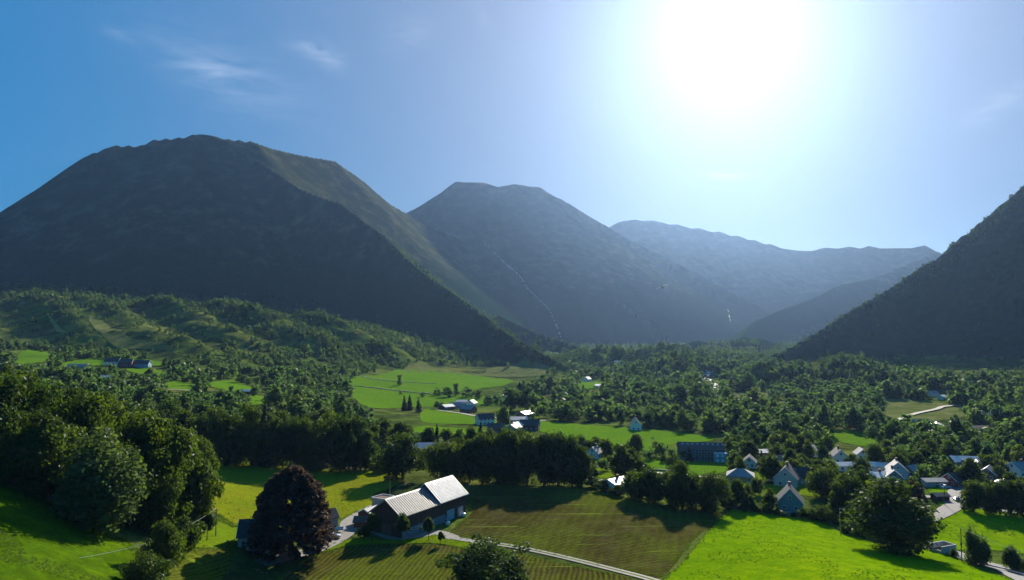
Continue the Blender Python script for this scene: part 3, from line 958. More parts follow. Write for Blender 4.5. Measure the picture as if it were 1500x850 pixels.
# lean-to and feed silo at the gable end
house('lean_to_shed', 'low shed with ribbed grey roof at the gable end of the big barn', 'shed', 545, 764, 7, 5.5, 3.6, 4.8, math.degrees(byaw), 'board_dark', 'roof_tile', chim=False, win=False)
house('red_shed', 'small red shed with dark roof beside the gravel yard', 'shed', 531, 772, 4.5, 3.6, 2.3, 3.4, math.degrees(byaw) - 60, 'board_red', 'roof_brown', chim=False, win=False)
g = ground(561, 752)
sil = thing('feed_silo', 'square grey timber silo with flat rim standing behind the barn gable', 'silo', g, byaw)
MB().box(-2.6, 2.6, -2.6, 2.6, -1, 5.2).obj('wall', M['board_grey'], sil)
MB().box(-2.8, 2.8, -2.8, -2.5, 5.2, 5.6).box(-2.8, 2.8, 2.5, 2.8, 5.2, 5.6).box(-2.8, -2.5, -2.5, 2.5, 5.2, 5.6).box(2.5, 2.8, -2.5, 2.5, 5.2, 5.6).obj('rim', M['concrete'], sil)
MB().box(-2.5, 2.5, -2.5, 2.5, 5.204, 5.3).obj('lid', M['board_dark'], sil)

# ------------------------------------------------------------------ other buildings
house('farmhouse', 'pale blue boarded farmhouse half hidden under the copper beech', 'house', 378, 803, 9, 8, 4.6, 7.8, 12, 'board_pale_blue', 'roof_slate')
house('garage', 'dark roofed garage between the copper beech and the gravel yard', 'garage', 474, 768, 7, 6, 2.6, 4.6, 35, 'board_grey', 'roof_slate', chim=False, win=False)
house('long_shed', 'long low building with plain silver metal roof behind two round trees', 'shed', 634, 664, 22, 10, 3.4, 5.6, 6, 'board_brown', 'roof_blue', chim=False)
house('cottage', 'cottage with split blue and bright metal roof by the ploughed field hedge', 'house', 902, 718, 9, 7, 3.4, 6.6, 42, 'board_white', 'roof_silver', chim=True)
house('hipped_house', 'ochre house with grey hipped roof behind the hedgerow', 'house', 1085, 714, 10, 9, 5.2, 7.6, -18, 'board_ochre', 'roof_tile', hip=True)
house('gabled_house', 'white gabled house with blue slate roof beside the village lawn', 'house', 1153, 710, 11, 9, 3.8, 8.2, 62, 'board_pale_blue', 'roof_slate')
house('gabled_house', 'long annexe with slate roof joined behind the white gabled house', 'house', 1176, 707, 8, 7, 3.2, 6.6, 20, 'board_white', 'roof_slate', chim=False)
house('teal_house', 'teal wooden house with steep dark roof behind the stone wall', 'house', 1157, 745, 10, 8.5, 3.4, 8.2, 70, 'board_teal', 'roof_slate')
house('dark_barn', 'dark roofed shed half hidden by the big maple', 'shed', 1258, 732, 10, 8, 3.0, 6.2, 55, 'board_brown', 'roof_slate', chim=False)
house('village_house', 'long house with pale roof and two dark chimneys in the village', 'house', 1286, 692, 11, 7, 3.4, 6.8, -14, 'board_white', 'roof_white')
house('blue_house', 'light blue gabled house behind its teal gabled neighbour', 'house', 1314, 699, 9, 8, 3.8, 7.4, 68, 'board_blue', 'roof_tile')
house('blue_house', 'blue boarded house with pale grey roof and grey chimney below the long house', 'house', 1286, 709, 9, 7.5, 3.6, 6.8, 20, 'board_blue', 'roof_white')
house('blue_house', 'small teal gabled house with open view to the corner lawn', 'house', 1308, 710, 8, 7, 3.8, 6.8, 72, 'board_teal', 'roof_tile')
house('flat_roof_shed', 'low shed with blinding flat roof above the big maple', 'shed', 1268, 701, 6, 4, 2.4, 3.2, 4, 'board_white', 'roof_silver', chim=False, win=False)
house('red_house', 'red house with broad white metal roof at the wood edge', 'house', 1412, 686, 12, 10, 4.0, 6.6, -8, 'board_red', 'roof_white', chim=False)
house('white_house', 'white house below the red house with white roof', 'house', 1408, 697, 9, 7, 3.4, 6.2, 15, 'board_white', 'roof_slate')
house('village_house', 'house with pinkish roof beside the road bend', 'house', 1400, 711, 9, 7, 3.0, 5.6, 25, 'board_red', 'roof_brown')
house('village_house', 'small cabin with bright roof next to the pink roofed house', 'cabin', 1415, 706, 5, 4, 2.4, 4.0, 10, 'board_white', 'roof_white', chim=False)
house('village_house', 'brown cabin with ribbed grey roof above the roadside trees', 'cabin', 1448, 702, 8, 7, 3.0, 5.8, 48, 'board_brown', 'roof_tile', chim=False)
house('village_house', 'cabin with long white roof beside the roadside trees', 'cabin', 1466, 718, 11, 7, 2.8, 5.2, 35, 'board_grey', 'roof_white', chim=False)
house('village_house', 'white house cut by the edge of the view with grey roof', 'house', 1494, 697, 9, 8, 4.0, 6.6, 15, 'board_white', 'roof_tile')
house('village_house', 'low garage with flat grey roof beside the corner lawn', 'garage', 1366, 712, 9, 6, 2.5, 3.4, 3, 'board_grey', 'roof_tile', chim=False, win=False)
house('black_shed', 'small black shed on the corner lawn by the road', 'shed', 1377, 733, 5, 4, 2.2, 3.0, 5, 'board_dark', 'roof_slate', chim=False, win=False)
house('village_house', 'house showing only its white gable above village trees', 'house', 1229, 677, 9, 7, 3.8, 7.0, 78, 'board_white', 'roof_slate')
house('village_house', 'low house with pale grey roof among village trees', 'house', 1238, 689, 9, 6, 2.8, 4.4, 5, 'board_white', 'roof_white', chim=False)
house('village_house', 'brown house with small bright roof behind the tall pointed trees', 'house', 1114, 671, 8, 6, 3.4, 5.6, 10, 'board_brown', 'roof_silver', chim=False)
house('village_house', 'white cottage peeping between garden trees above the cottage', 'house', 872, 671, 8, 6, 3.4, 6.2, 60, 'board_white', 'roof_tile')
house('white_house', 'lone white gabled house at the far edge of the long meadow', 'house', 931, 630, 9, 7.5, 4.2, 9.0, 84, 'board_white', 'roof_slate')
for lab, px, py, L, W, e, r, yaw, wm, rm in [
    ('small white house above the hipped house', 1098, 684, 8, 6, 3, 5.6, 70, 'board_white', 'roof_slate'),
    ('small brown house with red roof behind the white gabled house', 1140, 684, 8, 7, 3, 5.6, 15, 'board_brown', 'roof_red'),
    ('tiny white house in the trees above the long pale roof', 1262, 672, 7, 6, 3, 5.6, 80, 'board_white', 'roof_tile'),
    ('small ochre house beside the light blue gabled house', 1337, 697, 7, 6, 2.8, 5, 30, 'board_ochre', 'roof_tile'),
    ('white cabin between the red house and brown cabin', 1432, 690, 7, 6, 2.8, 5, 65, 'board_white', 'roof_tile'),
    ('grey cabin above the long white roof near the edge of the view', 1476, 690, 8, 6, 2.8, 5, 20, 'board_grey', 'roof_white'),
    ('white house with grey roof alone in the wood above the village', 1190, 668, 8, 6, 3.2, 5.8, 60, 'board_white', 'roof_tile')]:
    house('village_house', lab, 'house', px, py, L, W, e, r, yaw, wm, rm, chim=False)
FAR = 'farm buildings in the middle of the valley'
for lab, px, py, L, W, e, r, yaw, wm, rm in [
    ('dark cabin with tilted white roof at the end of the upper farm', 655, 600, 11, 9, 3.2, 6.4, 40, 'board_brown', 'roof_white'),
    ('grey shed beside the white roofed cabin of the upper farm', 667, 598, 10, 8, 3, 5.6, 15, 'board_grey', 'roof_tile'),
    ('blue grey house with gleaming roof at the back of the upper farm', 676, 594, 11, 8, 4, 6.6, 10, 'board_pale_blue', 'roof_silver'),
    ('red barn with sloping grey roof in front of the upper farm', 686, 604, 13, 9, 3.6, 6.8, -38, 'board_red', 'roof_tile'),
    ('dark house with white gable tucked in the upper farm', 691, 596, 9, 8, 4, 7, 70, 'board_white', 'roof_slate'),
    ('white fronted house with grey roof under the middle meadow', 710, 622, 12, 8, 5, 8, 25, 'board_white', 'roof_slate'),
    ('red house in the shade of a round tree', 737, 621, 9, 8, 4, 6.5, 0, 'board_red', 'roof_slate'),
    ('brown barn with white metal roof beside the long meadow', 769, 614, 12, 9, 4.6, 8, 55, 'board_brown', 'roof_white'),
    ('house with round looking white roof beside the brown barn', 760, 621, 12, 9, 3.6, 6.8, 5, 'board_pale_blue', 'roof_silver'),
    ('red house with pale roof in front of the white roofed house', 760, 630, 10, 8, 4, 7, 42, 'board_red', 'roof_white'),
    ('teal house below the red house with pale roof', 753, 634, 9, 7, 3.8, 6, 60, 'board_teal', 'roof_slate'),
    ('dark brown house among trees below the middle farm', 726, 634, 11, 8, 3.8, 6.2, 5, 'board_brown', 'roof_brown'),
    ('black barn at the corner of the long meadow', 776, 630, 13, 9, 4, 7, -10, 'board_dark', 'roof_slate'),
    ('small white house under the round trees of the meadow', 737, 585, 9, 7, 3.6, 6.4, 30, 'board_white', 'roof_white'),
    ('white cabin beside the little far meadow', 860, 559, 12, 9, 4, 7.2, 60, 'board_white', 'roof_slate'),
    ('low shed with white roof under the little far meadow', 878, 568, 12, 8, 3, 4.6, 5, 'board_white', 'roof_white'),
    ('tiny white shed on the wooded knoll', 905, 532, 12, 8, 3, 5, 5, 'board_white', 'roof_white')]:
    house('farm_building', lab, 'building', px, py, L, W, e, r, yaw, wm, rm, chim=False, win=py > 590, door=False)
for lab, px, py, L, W, e, r, yaw, wm, rm in [
    ('barn with wide grey metal roof on the hillside farm', 155, 561, 14, 13, 3.6, 6.6, -25, 'board_brown', 'roof_white'),
    ('pale green house below the hillside barn', 184, 567, 9, 7, 3.6, 6.8, 50, 'board_pale_blue', 'roof_silver'),
    ('small white gabled house beside the pale green house', 196, 567, 7, 6, 3.8, 7, 75, 'board_white', 'roof_white'),
    ('white house at one end of the hillside row', 165, 536, 14, 9, 5, 8, 5, 'board_white', 'roof_slate'),
    ('red house in the middle of the hillside row', 185, 537, 12, 9, 4.4, 8, 15, 'board_red', 'roof_brown'),
    ('blue house at the other end of the hillside row', 208, 538, 16, 9, 4, 7.5, 5, 'board_blue', 'roof_slate'),
    ('long grey shed among trees above the hillside barn', 115, 541, 18, 9, 3.4, 5.4, 4, 'board_grey', 'roof_tile'),
    ('open shed with white posts at the edge of a hillside field', 362, 577, 10, 6, 2.6, 4, -5, 'board_dark', 'roof_white')]:
    house('hillside_building', lab, 'building', px, py, L, W, e, r, yaw, wm, rm, chim=False, win=px > 160 and px < 210, door=False)
for lab, px, py, L, W, e, r, yaw, wm, rm in [
    ('brown cabin with bright sloping roof edge above the village wood', 1372, 630, 10, 8, 3.6, 6.4, 60, 'board_brown', 'roof_white'),
    ('low house with pale roof below the curved hill road', 1349, 622, 11, 7, 2.6, 4.2, 5, 'board_grey', 'roof_tile'),
    ('white cabin among the trees above the hill road', 1366, 580, 9, 7, 3, 5, 20, 'board_white', 'roof_tile'),
    ('small white shed above the hill road clearing', 1380, 585, 7, 6, 3, 5, 30, 'board_white', 'roof_white'),
    ('low ochre shed beside the tall bracket pole', 1438, 632, 14, 7, 2.8, 4, 4, 'board_ochre', 'roof_brown')]:
    house('hill_cabin', lab, 'cabin', px, py, L, W, e, r, yaw, wm, rm, chim=False, win=False, door=False)

# three storey block with skylights
g = ground(1026, 674)
HOUSES.append((1026, 674, 36, 36, g.y))
M['frame_dark'] = simple('slate_paint', (.10, .12, .15), .6)
blk = thing('apartment_block', 'three storey dark apartment block with a row of skylights along its roof', 'apartment block', g, R(-9))
L2, W2, ev, rd = 22.0, 11.0, 6.3, 9.0
MB().prism([(-W2 / 2, -1.5), (W2 / 2, -1.5), (W2 / 2, ev), (0, rd - .3), (-W2 / 2, ev)], -L2 / 2, L2 / 2).obj('wall', M['board_slate'], blk)
MB().prism([(-W2 / 2 + .2, .5), (W2 / 2 - .2, .5), (W2 / 2 - .2, ev), (0, rd - .6), (-W2 / 2 + .2, ev)], -L2 / 2 - .08, -L2 / 2 - .01).obj('gable_cladding', M['board_red'], blk)
sl = (rd - ev) / (W2 / 2)
ro = MB().prism([(-W2 / 2 - .6, ev - .6 * sl), (0, rd), (W2 / 2 + .6, ev - .6 * sl), (W2 / 2 + .6, ev - .6 * sl - .25), (0, rd - .25), (-W2 / 2 - .6, ev - .6 * sl - .25)], -L2 / 2 - .5, L2 / 2 + .5).obj('roof', M['roof_brown'], blk)
for i in range(9):
    x = -L2 / 2 + 2 + i * 2.5
    y = -1.6
    z = rd + y * sl
    MB().prism([(y - .6, z - .6 * sl + .02), (y + .6, z + .6 * sl + .02), (y + .6, z + .6 * sl + .16), (y - .6, z - .6 * sl + .16)], x - .55, x + .55).obj('skylight', M['roof_silver'], ro)
for fl in range(3):
    for i in range(8):
        window(blk, -L2 / 2 + 1.7 + i * 2.9, '-y', 1.2 + fl * 2.15, 1.2, 1.0, W2, L2, True)
    if fl:
        MB().box(-L2 / 2 + 4, L2 / 2 - 5, -W2 / 2 - 1.2, -W2 / 2 - .1, fl * 2.15 - .2, fl * 2.15).box(-L2 / 2 + 4, L2 / 2 - 5, -W2 / 2 - 1.2, -W2 / 2 - 1.12, fl * 2.15, fl * 2.15 + .8).obj('balcony', M['frame_dark'], blk)
ann = MB().box(L2 / 2 - 5.2, L2 / 2 + 1.2, -W2 / 2 - 3.4, -W2 / 2 - .01, -1.5, 5.2).obj('annexe', M['board_blue'], blk)
for zz in (1.5, 3.9):
    for xx in (-3.6, -1.2):
        MB().box(L2 / 2 + xx - .5, L2 / 2 + xx + .5, -W2 / 2 - 3.47, -W2 / 2 - 3.404, zz - .6, zz + .6).obj('window', M['trim'], ann)

# ------------------------------------------------------------------ vehicles
M['tyre'] = simple('tyre_rubber', (.02, .02, .02), .8)
M['rim'] = simple('wheel_rim', (.5, .5, .52), .35, .8)
M['lamp'] = simple('lamp_glass', (.7, .7, .7), .15, spec=.8)
M['tail'] = simple('tail_lamp', (.35, .02, .02), .2, spec=.6)
def paint(name, col):
    m = simple(name, col, .28, .25, var=.05, spec=.6)
    m.node_tree.nodes['Principled BSDF'].inputs['Coat Weight'].default_value = .6
    return m
PAINT = {k: paint('car_paint_' + k, c) for k, c in dict(silver=(.6, .62, .65), red=(.16, .03, .03), dark=(.03, .04, .06), white=(.75, .76, .78), black=(.02, .02, .025), purple=(.5, .45, .6)).items()}
def wheel(root, x, y, r=.32, w=.2):
    n = 16
    t = MB().tube([(0, -w / 2, 0), (0, -w / 2 + .03, 0), (0, w / 2 - .03, 0), (0, w / 2, 0)], [r * .9, r, r, r * .9], n).obj('wheel', M['tyre'], root)
    t.location = (x, y, r)
    s = -1 if y < 0 else 1
    MB().tube([(0, s * (w / 2 - .02), 0), (0, s * (w / 2 + .012), 0)], [r * .62, r * .6], 12).obj('rim', M['rim'], t)
def car(label, px, py, yaw, col, estate=False, name='parked_car', cat='car', group=None):
    g = ground(px, py)
    g.z += .18
    c = thing(name, label, cat, g, R(yaw), group)
    Lc, Wc = 4.3, 1.78
    h = Lc / 2
    prof = [(-h, .38), (-h + .05, .78), (-h + .2, .92), (-.75 if not estate else -1.75, 1.0), (.75, .98), (h - .35, .84), (h - .05, .68), (h, .4), (h - .1, .24), (-h + .1, .24)]
    MB().prism(prof, -Wc / 2, Wc / 2, 'y').obj('body', PAINT[col], c, bevel=.07)
    back = -h + .35 if estate else -h + .75
    cab = [(back, .96), (back + (.25 if estate else .55), 1.42), (.25, 1.45), (1.05, .97)]
    MB().prism(cab, -Wc / 2 + .12, Wc / 2 - .12, 'y').obj('window_band', M['glass'], c, bevel=.05)
    MB().prism([(back + (.28 if estate else .6), 1.425), (.2, 1.455), (.15, 1.49), (back + (.36 if estate else .7), 1.47)], -Wc / 2 + .17, Wc / 2 - .17, 'y').obj('roof', PAINT[col], c, bevel=.03)
    for x in (-h + .8, h - .85):
        for y in (-Wc / 2 + .06, Wc / 2 - .06):
            wheel(c, x, y)
    for s in (-1, 1):
        MB().box(h - .12, h + .01, s * .62 - .2, s * .62 + .2, .56, .72).obj('headlight', M['lamp'], c)
        MB().box(-h - .015, -h + .06, s * .68 - .14, s * .68 + .14, .62, .84).obj('tail_light', M['tail'], c)
        MB().box(.62, .8, s * (Wc / 2 + .09) - .08, s * (Wc / 2 + .09) + .08, .98, 1.12).obj('mirror', PAINT[col], c)
    return c
car('silver hatchback parked on the gravel yard beside the copper beech', 488, 789, 18, 'silver', True)
car('dark red car parked under the edge of the copper beech', 473, 797, 32, 'red')
car('dark car with shining roof parked beside the copper beech trunk', 459, 809, 20, 'dark', True)
car('dark car driving on the road past the corner lawn', 1402, 735, 78, 'black', name='car')
car('pale purple car parked beside the white gabled house', 1133, 706, 10, 'purple')
car('white car parked at the corner of the apartment block', 1062, 673, 15, 'white', True)
car('silver car parked beside the white car by the apartment block', 1071, 674, 25, 'silver')

car('white estate car parked by the blue boarded house in the village', 1322, 716, 40, 'white', True)
car('silver car parked on the pale forecourt by the corner lawn', 1385, 716, 10, 'silver')
car('dark red car parked beside the pink roofed house', 1418, 716, 70, 'red')
car('white car parked between village trees by the low pale roof', 1248, 698, 15, 'white')
g = ground(491, 780)
g.z += .18
tr = thing('flatbed_trailer', 'blue grey flatbed trailer behind the silver hatchback', 'trailer', g, R(12))
MB().box(-2.4, 2.4, -1.05, 1.05, .62, .74).obj('bed', M['board_blue'], tr)
MB().box(-2.4, 2.4, -1.05, -1.0, .743, 1.15).box(-2.4, 2.4, 1.0, 1.05, .743, 1.15).box(-2.4, -2.35, -.997, .997, .743, 1.15).obj('side_board', M['board_blue'], tr)
MB().tube([(2.4, 0, .6), (3.6, 0, .5)], [.06, .05]).obj('drawbar', M['rim'], tr)
for x in (-.5, .45):
    for y in (-1.15, 1.15):
        wheel(tr, x, y, .3, .18)

M['tractor'] = paint('tractor_paint', (.05, .18, .42))
g = ground(652, 762)
tk = thing('tractor', 'blue tractor with white cab roof in front of the barn doors', 'tractor', g, R(65))
MB().prism([(-.2, .8), (1.9, .8), (1.95, 1.35), (1.7, 1.55), (-.2, 1.6)], -.42, .42, 'y').obj('bonnet', M['tractor'], tk, bevel=.06)
MB().prism([(-1.6, 1.2), (-.25, 1.2), (-.1, 1.7), (-.35, 2.6), (-1.5, 2.6)], -.75, .75, 'y').obj('cab', M['glass'], tk, bevel=.05)
MB().box(-1.65, -.2, -.85, .85, 2.6, 2.78).obj('cab_roof', M['trim'], tk, bevel=.06)
for s in (-1, 1):
    wheel(tk, -1.1, s * .95, .85, .45)
    wheel(tk, 1.4, s * .8, .5, .3)
    MB().box(-1.9, -.3, s * .95 - .25, s * .95 + .25, 1.72, 1.8).obj('mudguard', M['tractor'], tk)
MB().tube([(.9, .2, 1.58), (.9, .2, 2.5)], [.05, .05]).obj('exhaust', M['rim'], tk)
M['wrap'] = simple('bale_wrap', (.78, .79, .8), .35, spec=.5)
for k, (px, py, lb) in enumerate([(679, 757, 'white wrapped bale lying beside the far end of the barn'), (656, 769, 'white wrapped bale lying on the grass in front of the tractor')]):
    g = ground(px, py)
    bo = MB().tube([(-.6, 0, .58), (-.56, 0, .58), (.56, 0, .58), (.6, 0, .58)], [.5, .6, .6, .5], 20).obj('wrapped_bale', M['wrap'], None, True)
    bo.location = g
    bo.rotation_euler = (0, 0, R(30 + 50 * k))
    tag(bo, lb, 'bale', 'white wrapped bales by the barn')

# open concrete bin by the big maple
g = ground(1381, 809)
cb = thing('concrete_bin', 'open white walled bin with dark inside beside the big maple', 'storage bin', g, R(22))
MB().box(-3, 3, -2, -1.75, -1, 2.4).box(-3, 3, 1.75, 2, -1, 2.4).box(2.75, 3, -1.747, 1.747, -1, 2.4).box(-3, -2.75, -1.747, 1.747, -1, 1.2).obj('wall', M['concrete'], cb)
MB().box(-2.747, 2.747, -1.747, 1.747, -.5, .9).obj('dark_fill', M['board_dark'], cb)  # dark block filling the lower part of the bin

# ------------------------------------------------------------------ poles, wires, rails
M['pole'] = simple('weathered_pole', (.14, .11, .09), .85, var=.3, scale=3)
M['wire'] = simple('aluminium_wire', (.6, .6, .6), .35, .6)
def pole(name, label, px, py, top_py, arm=None, lamp=False, box=False, mat='pole', r=.14):
    g = ground(px, py)
    hgt = (py - top_py) / FPX * g.y * 1.02
    p = thing(name, label, 'pole' if not lamp else 'street lamp', g)
    MB().tube([(0, 0, -.8), (0, 0, hgt * .5), (0, 0, hgt)], [r, r * .88, r * .75], 10).obj('post', M[mat], p)
    if arm:
        a = MB().box(-arm / 2, arm / 2, -.06, .06, hgt - .6, hgt - .46).obj('crossarm', M[mat], p)
        for x in (-arm * .42, 0, arm * .42):
            MB().tube([(x, 0, hgt - .457), (x, 0, hgt - .3), (x, 0, hgt - .2)], [.05, .07, .04], 8).obj('insulator', M['trim'], a)
    if box:
        MB().box(-.35, .05, -.32, -.13, hgt * .5, hgt * .5 + .8).obj('switch_box', M['roof_slate'], p)
    if lamp:
        MB().tube([(0, 0, hgt - .1), (.6, -.2, hgt + .15), (1.3, -.4, hgt + .2)], [.05, .045, .04], 8).obj('arm', M['rim'], p)
        MB().box(1.1, 1.8, -.58, -.3, hgt + .12, hgt + .26).obj('lamp_head', M['trim'], p)
    return p, Vector((g.x, g.y, g.z + hgt))
def wire(label, a, b_, sag, r=.022):
    a, b_ = Vector(a), Vector(b_)
    pts = []
    for i in range(17):
        t = i / 16
        p = a.lerp(b_, t)
        p.z -= sag * 4 * t * (1 - t)
        pts.append(p)
    o = MB().tube(pts, [r] * 17, 6).obj('power_line', M['wire'])
    return tag(o, label, 'cable')
_, t1 = pole('utility_pole', 'short wooden pole in the bushes at the edge of the hillside meadow', 211, 832, 799)
_, t2 = pole('utility_pole', 'wooden pole with small crossarm at the edge of the yellow meadow', 316, 786, 747, arm=1.2)
wire('pale cable sagging across the hillside meadow', at(-60, 834, 118), t1, 1.0, .045)
wire('pale cable running up through the bushes to the pole at the yellow meadow', t1, t2, .8, .035)
_, t3 = pole('utility_pole', 'dark pole with a switch box above the road near the open bin', 1409, 824, 776, box=True)
wire('bright cable sagging over the meadow by the road', t3, at(1560, 824, 170), 1.0, .04)
pole('flag_pole', 'thin bare pole standing behind the feed silo', 571, 738, 702, mat='rim', r=.07)
pole('street_lamp', 'street lamp beside the stone wall and big maple', 1231, 785, 747, lamp=True, mat='rim', r=.09)
pole('utility_pole', 'tall pole beside the big maple and purple tree', 1352, 741, 715, arm=1.6)
pole('utility_pole', 'thin pole between the white gabled house and hipped house', 1121, 700, 668, arm=1.4)
pole('utility_pole', 'thin pole above the village house with white gable', 1166, 690, 660, arm=1.4)
pole('utility_pole', 'pole on the corner lawn next to the black shed', 1384, 741, 716, arm=1.4)
_poles = [Vector(ground(*q)) + Vector((0, 0, 8.2)) for q in ((1352, 741), (1384, 741))]
wire('thin cable between the purple tree pole and the corner lawn pole', _poles[0], _poles[1], .6, .03)
_poles = [Vector(ground(*q)) + Vector((0, 0, 9.5)) for q in ((1121, 700), (1166, 690))]
wire('thin cable crossing above the white gabled house', _poles[0], _poles[1], .9, .03)
g = ground(1452, 632)
bp, bt = pole('bracket_pole', 'tall pole with broad crossarm carrying three white insulators', 1452, 632, 606, mat='rim', r=.18)
ar = MB().box(-6.5, 6.5, -.1, .1, bt.z - g.z - 1.0, bt.z - g.z - .7).obj('crossarm', M['rim'], bp)
for x in (-6, 0, 6):
    MB().tube([(x, 0, bt.z - g.z - .69), (x, 0, bt.z - g.z + 2.0)], [.28, .22], 10).obj('insulator', M['trim'], ar)

def line_world(pix, n=None, lift=0.0):
    P = catmull([np.array(tuple(ground(*p))[:2]) for p in pix], 10, closed=False)
    return [Vector((p[0], p[1], zat(p[0], p[1]) + lift)) for p in P]
def fence(name, label, pix, spacing=3.0, hgt=1.1, rails=(.45, .9), mat='pole', cat='fence', rr=.045, flat=False):
    P = line_world(pix)
    seg = [0.0]
    for a, b_ in zip(P[:-1], P[1:]): seg.append(seg[-1] + (b_ - a).length)
    n = min(40, max(3, int(seg[-1] / spacing)))
    f = thing(name, label, cat, P[0])
    q = []
    for i in range(n + 1):
        s = seg[-1] * i / n
        k = min(len(P) - 2, max(0, np.searchsorted(seg, s) - 1))
        q.append(P[k].lerp(P[k + 1], (s - seg[k]) / max(1e-6, seg[k + 1] - seg[k])) - P[0])
    pm = MB().tube([(0, 0, -.5), (0, 0, hgt)], [.07, .06], 6).mesh('post')
    pm.materials.append(M[mat])
    for p in q:
        o = link('post', pm, None, f)
        o.location = p
    for h in rails:
        if flat:
            r_ = MB()
            for a, b_ in zip(q[:-1], q[1:]):
                d = (b_ - a).normalized(); nn = Vector((-d.y, d.x, 0)).normalized() * .05
                up = Vector((0, 0, .16)); z = Vector((0, 0, h - .16))
                r_.add([a + z - nn, b_ + z - nn, b_ + z + nn, a + z + nn, a + z - nn + up * 2, b_ + z - nn + up * 2, b_ + z + nn + up * 2, a + z + nn + up * 2], [(0, 1, 2, 3), (4, 5, 6, 7), (0, 1, 5, 4), (3, 2, 6, 7)])
            r_.obj('rail', M['wire'], f)
        else:
            MB().tube([p + Vector((0, 0, h)) for p in q], [rr] * len(q), 5).obj('rail', M[mat], f)
    return f
fence('guard_rail', 'pale steel guard rail along the road below the bright meadow', [(1388, 813), (1415, 823), (1440, 830), (1475, 838), (1520, 851)], 4, .75, (.7,), 'rim', 'guard rail', flat=True)
fence('field_fence', 'post and rail fence running down from the stone wall to the big maple', [(1214, 769), (1232, 779), (1258, 787)], 2.5, 1.2)
fence('field_fence', 'low fence along the far edge of the ploughed field', [(1005, 742), (1030, 746), (1058, 749)], 3, 1.0)
fence('field_fence', 'fence on the bank below the hillside barn', [(160, 569), (200, 570), (240, 574)], 5, 1.2)
def stone_wall(label, pix, w, h, name='stone_wall', mat='stone', cat='wall'):
    P = line_world(pix)
    mb = MB()
    rows = []
    for i, p in enumerate(P):
        d = (P[min(i + 1, len(P) - 1)] - P[max(i - 1, 0)]).normalized()
        n = Vector((-d.y, d.x, 0)).normalized()
        hh = h * random.uniform(.8, 1.15)
        rows.append([p - n * w / 2 + Vector((0, 0, -.6)), p - n * w * .42 + Vector((0, 0, hh)), p + n * w * .42 + Vector((0, 0, hh * random.uniform(.9, 1.1))), p + n * w / 2 + Vector((0, 0, -.6))])
    vs = [v for r_ in rows for v in r_]
    fs = []
    for i in range(len(rows) - 1):
        for k in range(3):
            fs.append((i * 4 + k, i * 4 + k + 1, i * 4 + 5 + k, i * 4 + 4 + k))
    fs += [(0, 1, 2, 3), tuple(len(vs) - 4 + k for k in range(4))]
    mb.add(vs, fs)
    return tag(mb.obj(name, M[mat]), label, cat)
stone_wall('dark dry stone wall between the bright meadow and the teal house', [(1062, 744), (1100, 749), (1140, 754), (1185, 759), (1214, 767)], 1.0, 1.3)
stone_wall('low stone wall along the bank of the apartment lawn', [(940, 692), (965, 690), (990, 694), (1010, 699)], .9, .9)
stone_wall('field wall crossing the upper valley meadow', [(520, 566), (570, 572), (620, 577), (660, 580)], 1.6, 1.3)
stone_wall('field wall under the big upper meadow trees', [(528, 552), (560, 558), (600, 561), (640, 563)], 1.6, 1.2)

# ------------------------------------------------------------------ birds
M['bird_dark'] = simple('bird_plumage', (.05, .045, .04), .7, var=.3, scale=20)
M['bird_white'] = simple('bird_white_plumage', (.7, .7, .7), .6, var=.1, scale=20)
def bird(label, px, py, D, span, yaw, roll, bank):
    b_ = thing('bird', label, 'bird', at(px, py, D), R(yaw))
    b_.rotation_euler = (R(roll), R(bank), R(yaw))
    s = span / 2
    MB().tube([(0, .34 * s, .0), (0, .27 * s, .02 * s), (0, .12 * s, .02 * s), (0, -.12 * s, 0), (0, -.32 * s, 0), (0, -.42 * s, 0)], [.01, .05 * s, .085 * s, .1 * s, .05 * s, .02], 10).obj('body', M['bird_dark'], b_, True)
    MB().add([(-.03 * s, -.36 * s, 0), (.03 * s, -.36 * s, 0), (.11 * s, -.6 * s, .004), (-.11 * s, -.6 * s, .004), (0, -.36 * s, .02 * s)], [(0, 1, 2, 3), (0, 4, 1), (1, 4, 2), (2, 4, 3), (3, 4, 0)]).obj('tail', M['bird_dark'], b_)
    for sg in (-1, 1):
        st = [(.06, .10, -.16, .02), (.3, .16, -.12, .14), (.55, .15, -.06, .2), (.8, .06, -.08, .15), (1.0, -.06, -.1, .06)]
        v, f = [], []
        for x, fr, bk, z in st:
            v += [(sg * x * s, fr * s, z * s), (sg * x * s, bk * s, z * s - .01 * s), (sg * x * s, (fr + bk) / 2 * s, z * s + .022 * s)]
        for i in range(len(st) - 1):
            a, c_ = i * 3, i * 3 + 3
            f += [(a, a + 1, c_ + 1, c_), (a, c_, c_ + 2, a + 2), (a + 1, a + 2, c_ + 2, c_ + 1)]
        MB().add(v, f).obj('wing', M['bird_white'], b_, True)
bird('dark bodied gull with pale spread wings against the grey blue slope', 970.5, 421, 75, 1.3, 155, 8, 18)
bird('small bird with drooping wings in front of the mountain waterfall', 726.5, 402.5, 110, 1.0, 20, -5, -4)
# ------------------------------------------------------------------ trees: prototypes about 10 m high
def rdir(n):
    v = rng.normal(size=(n, 3))
    return v / np.linalg.norm(v, axis=1, keepdims=True)

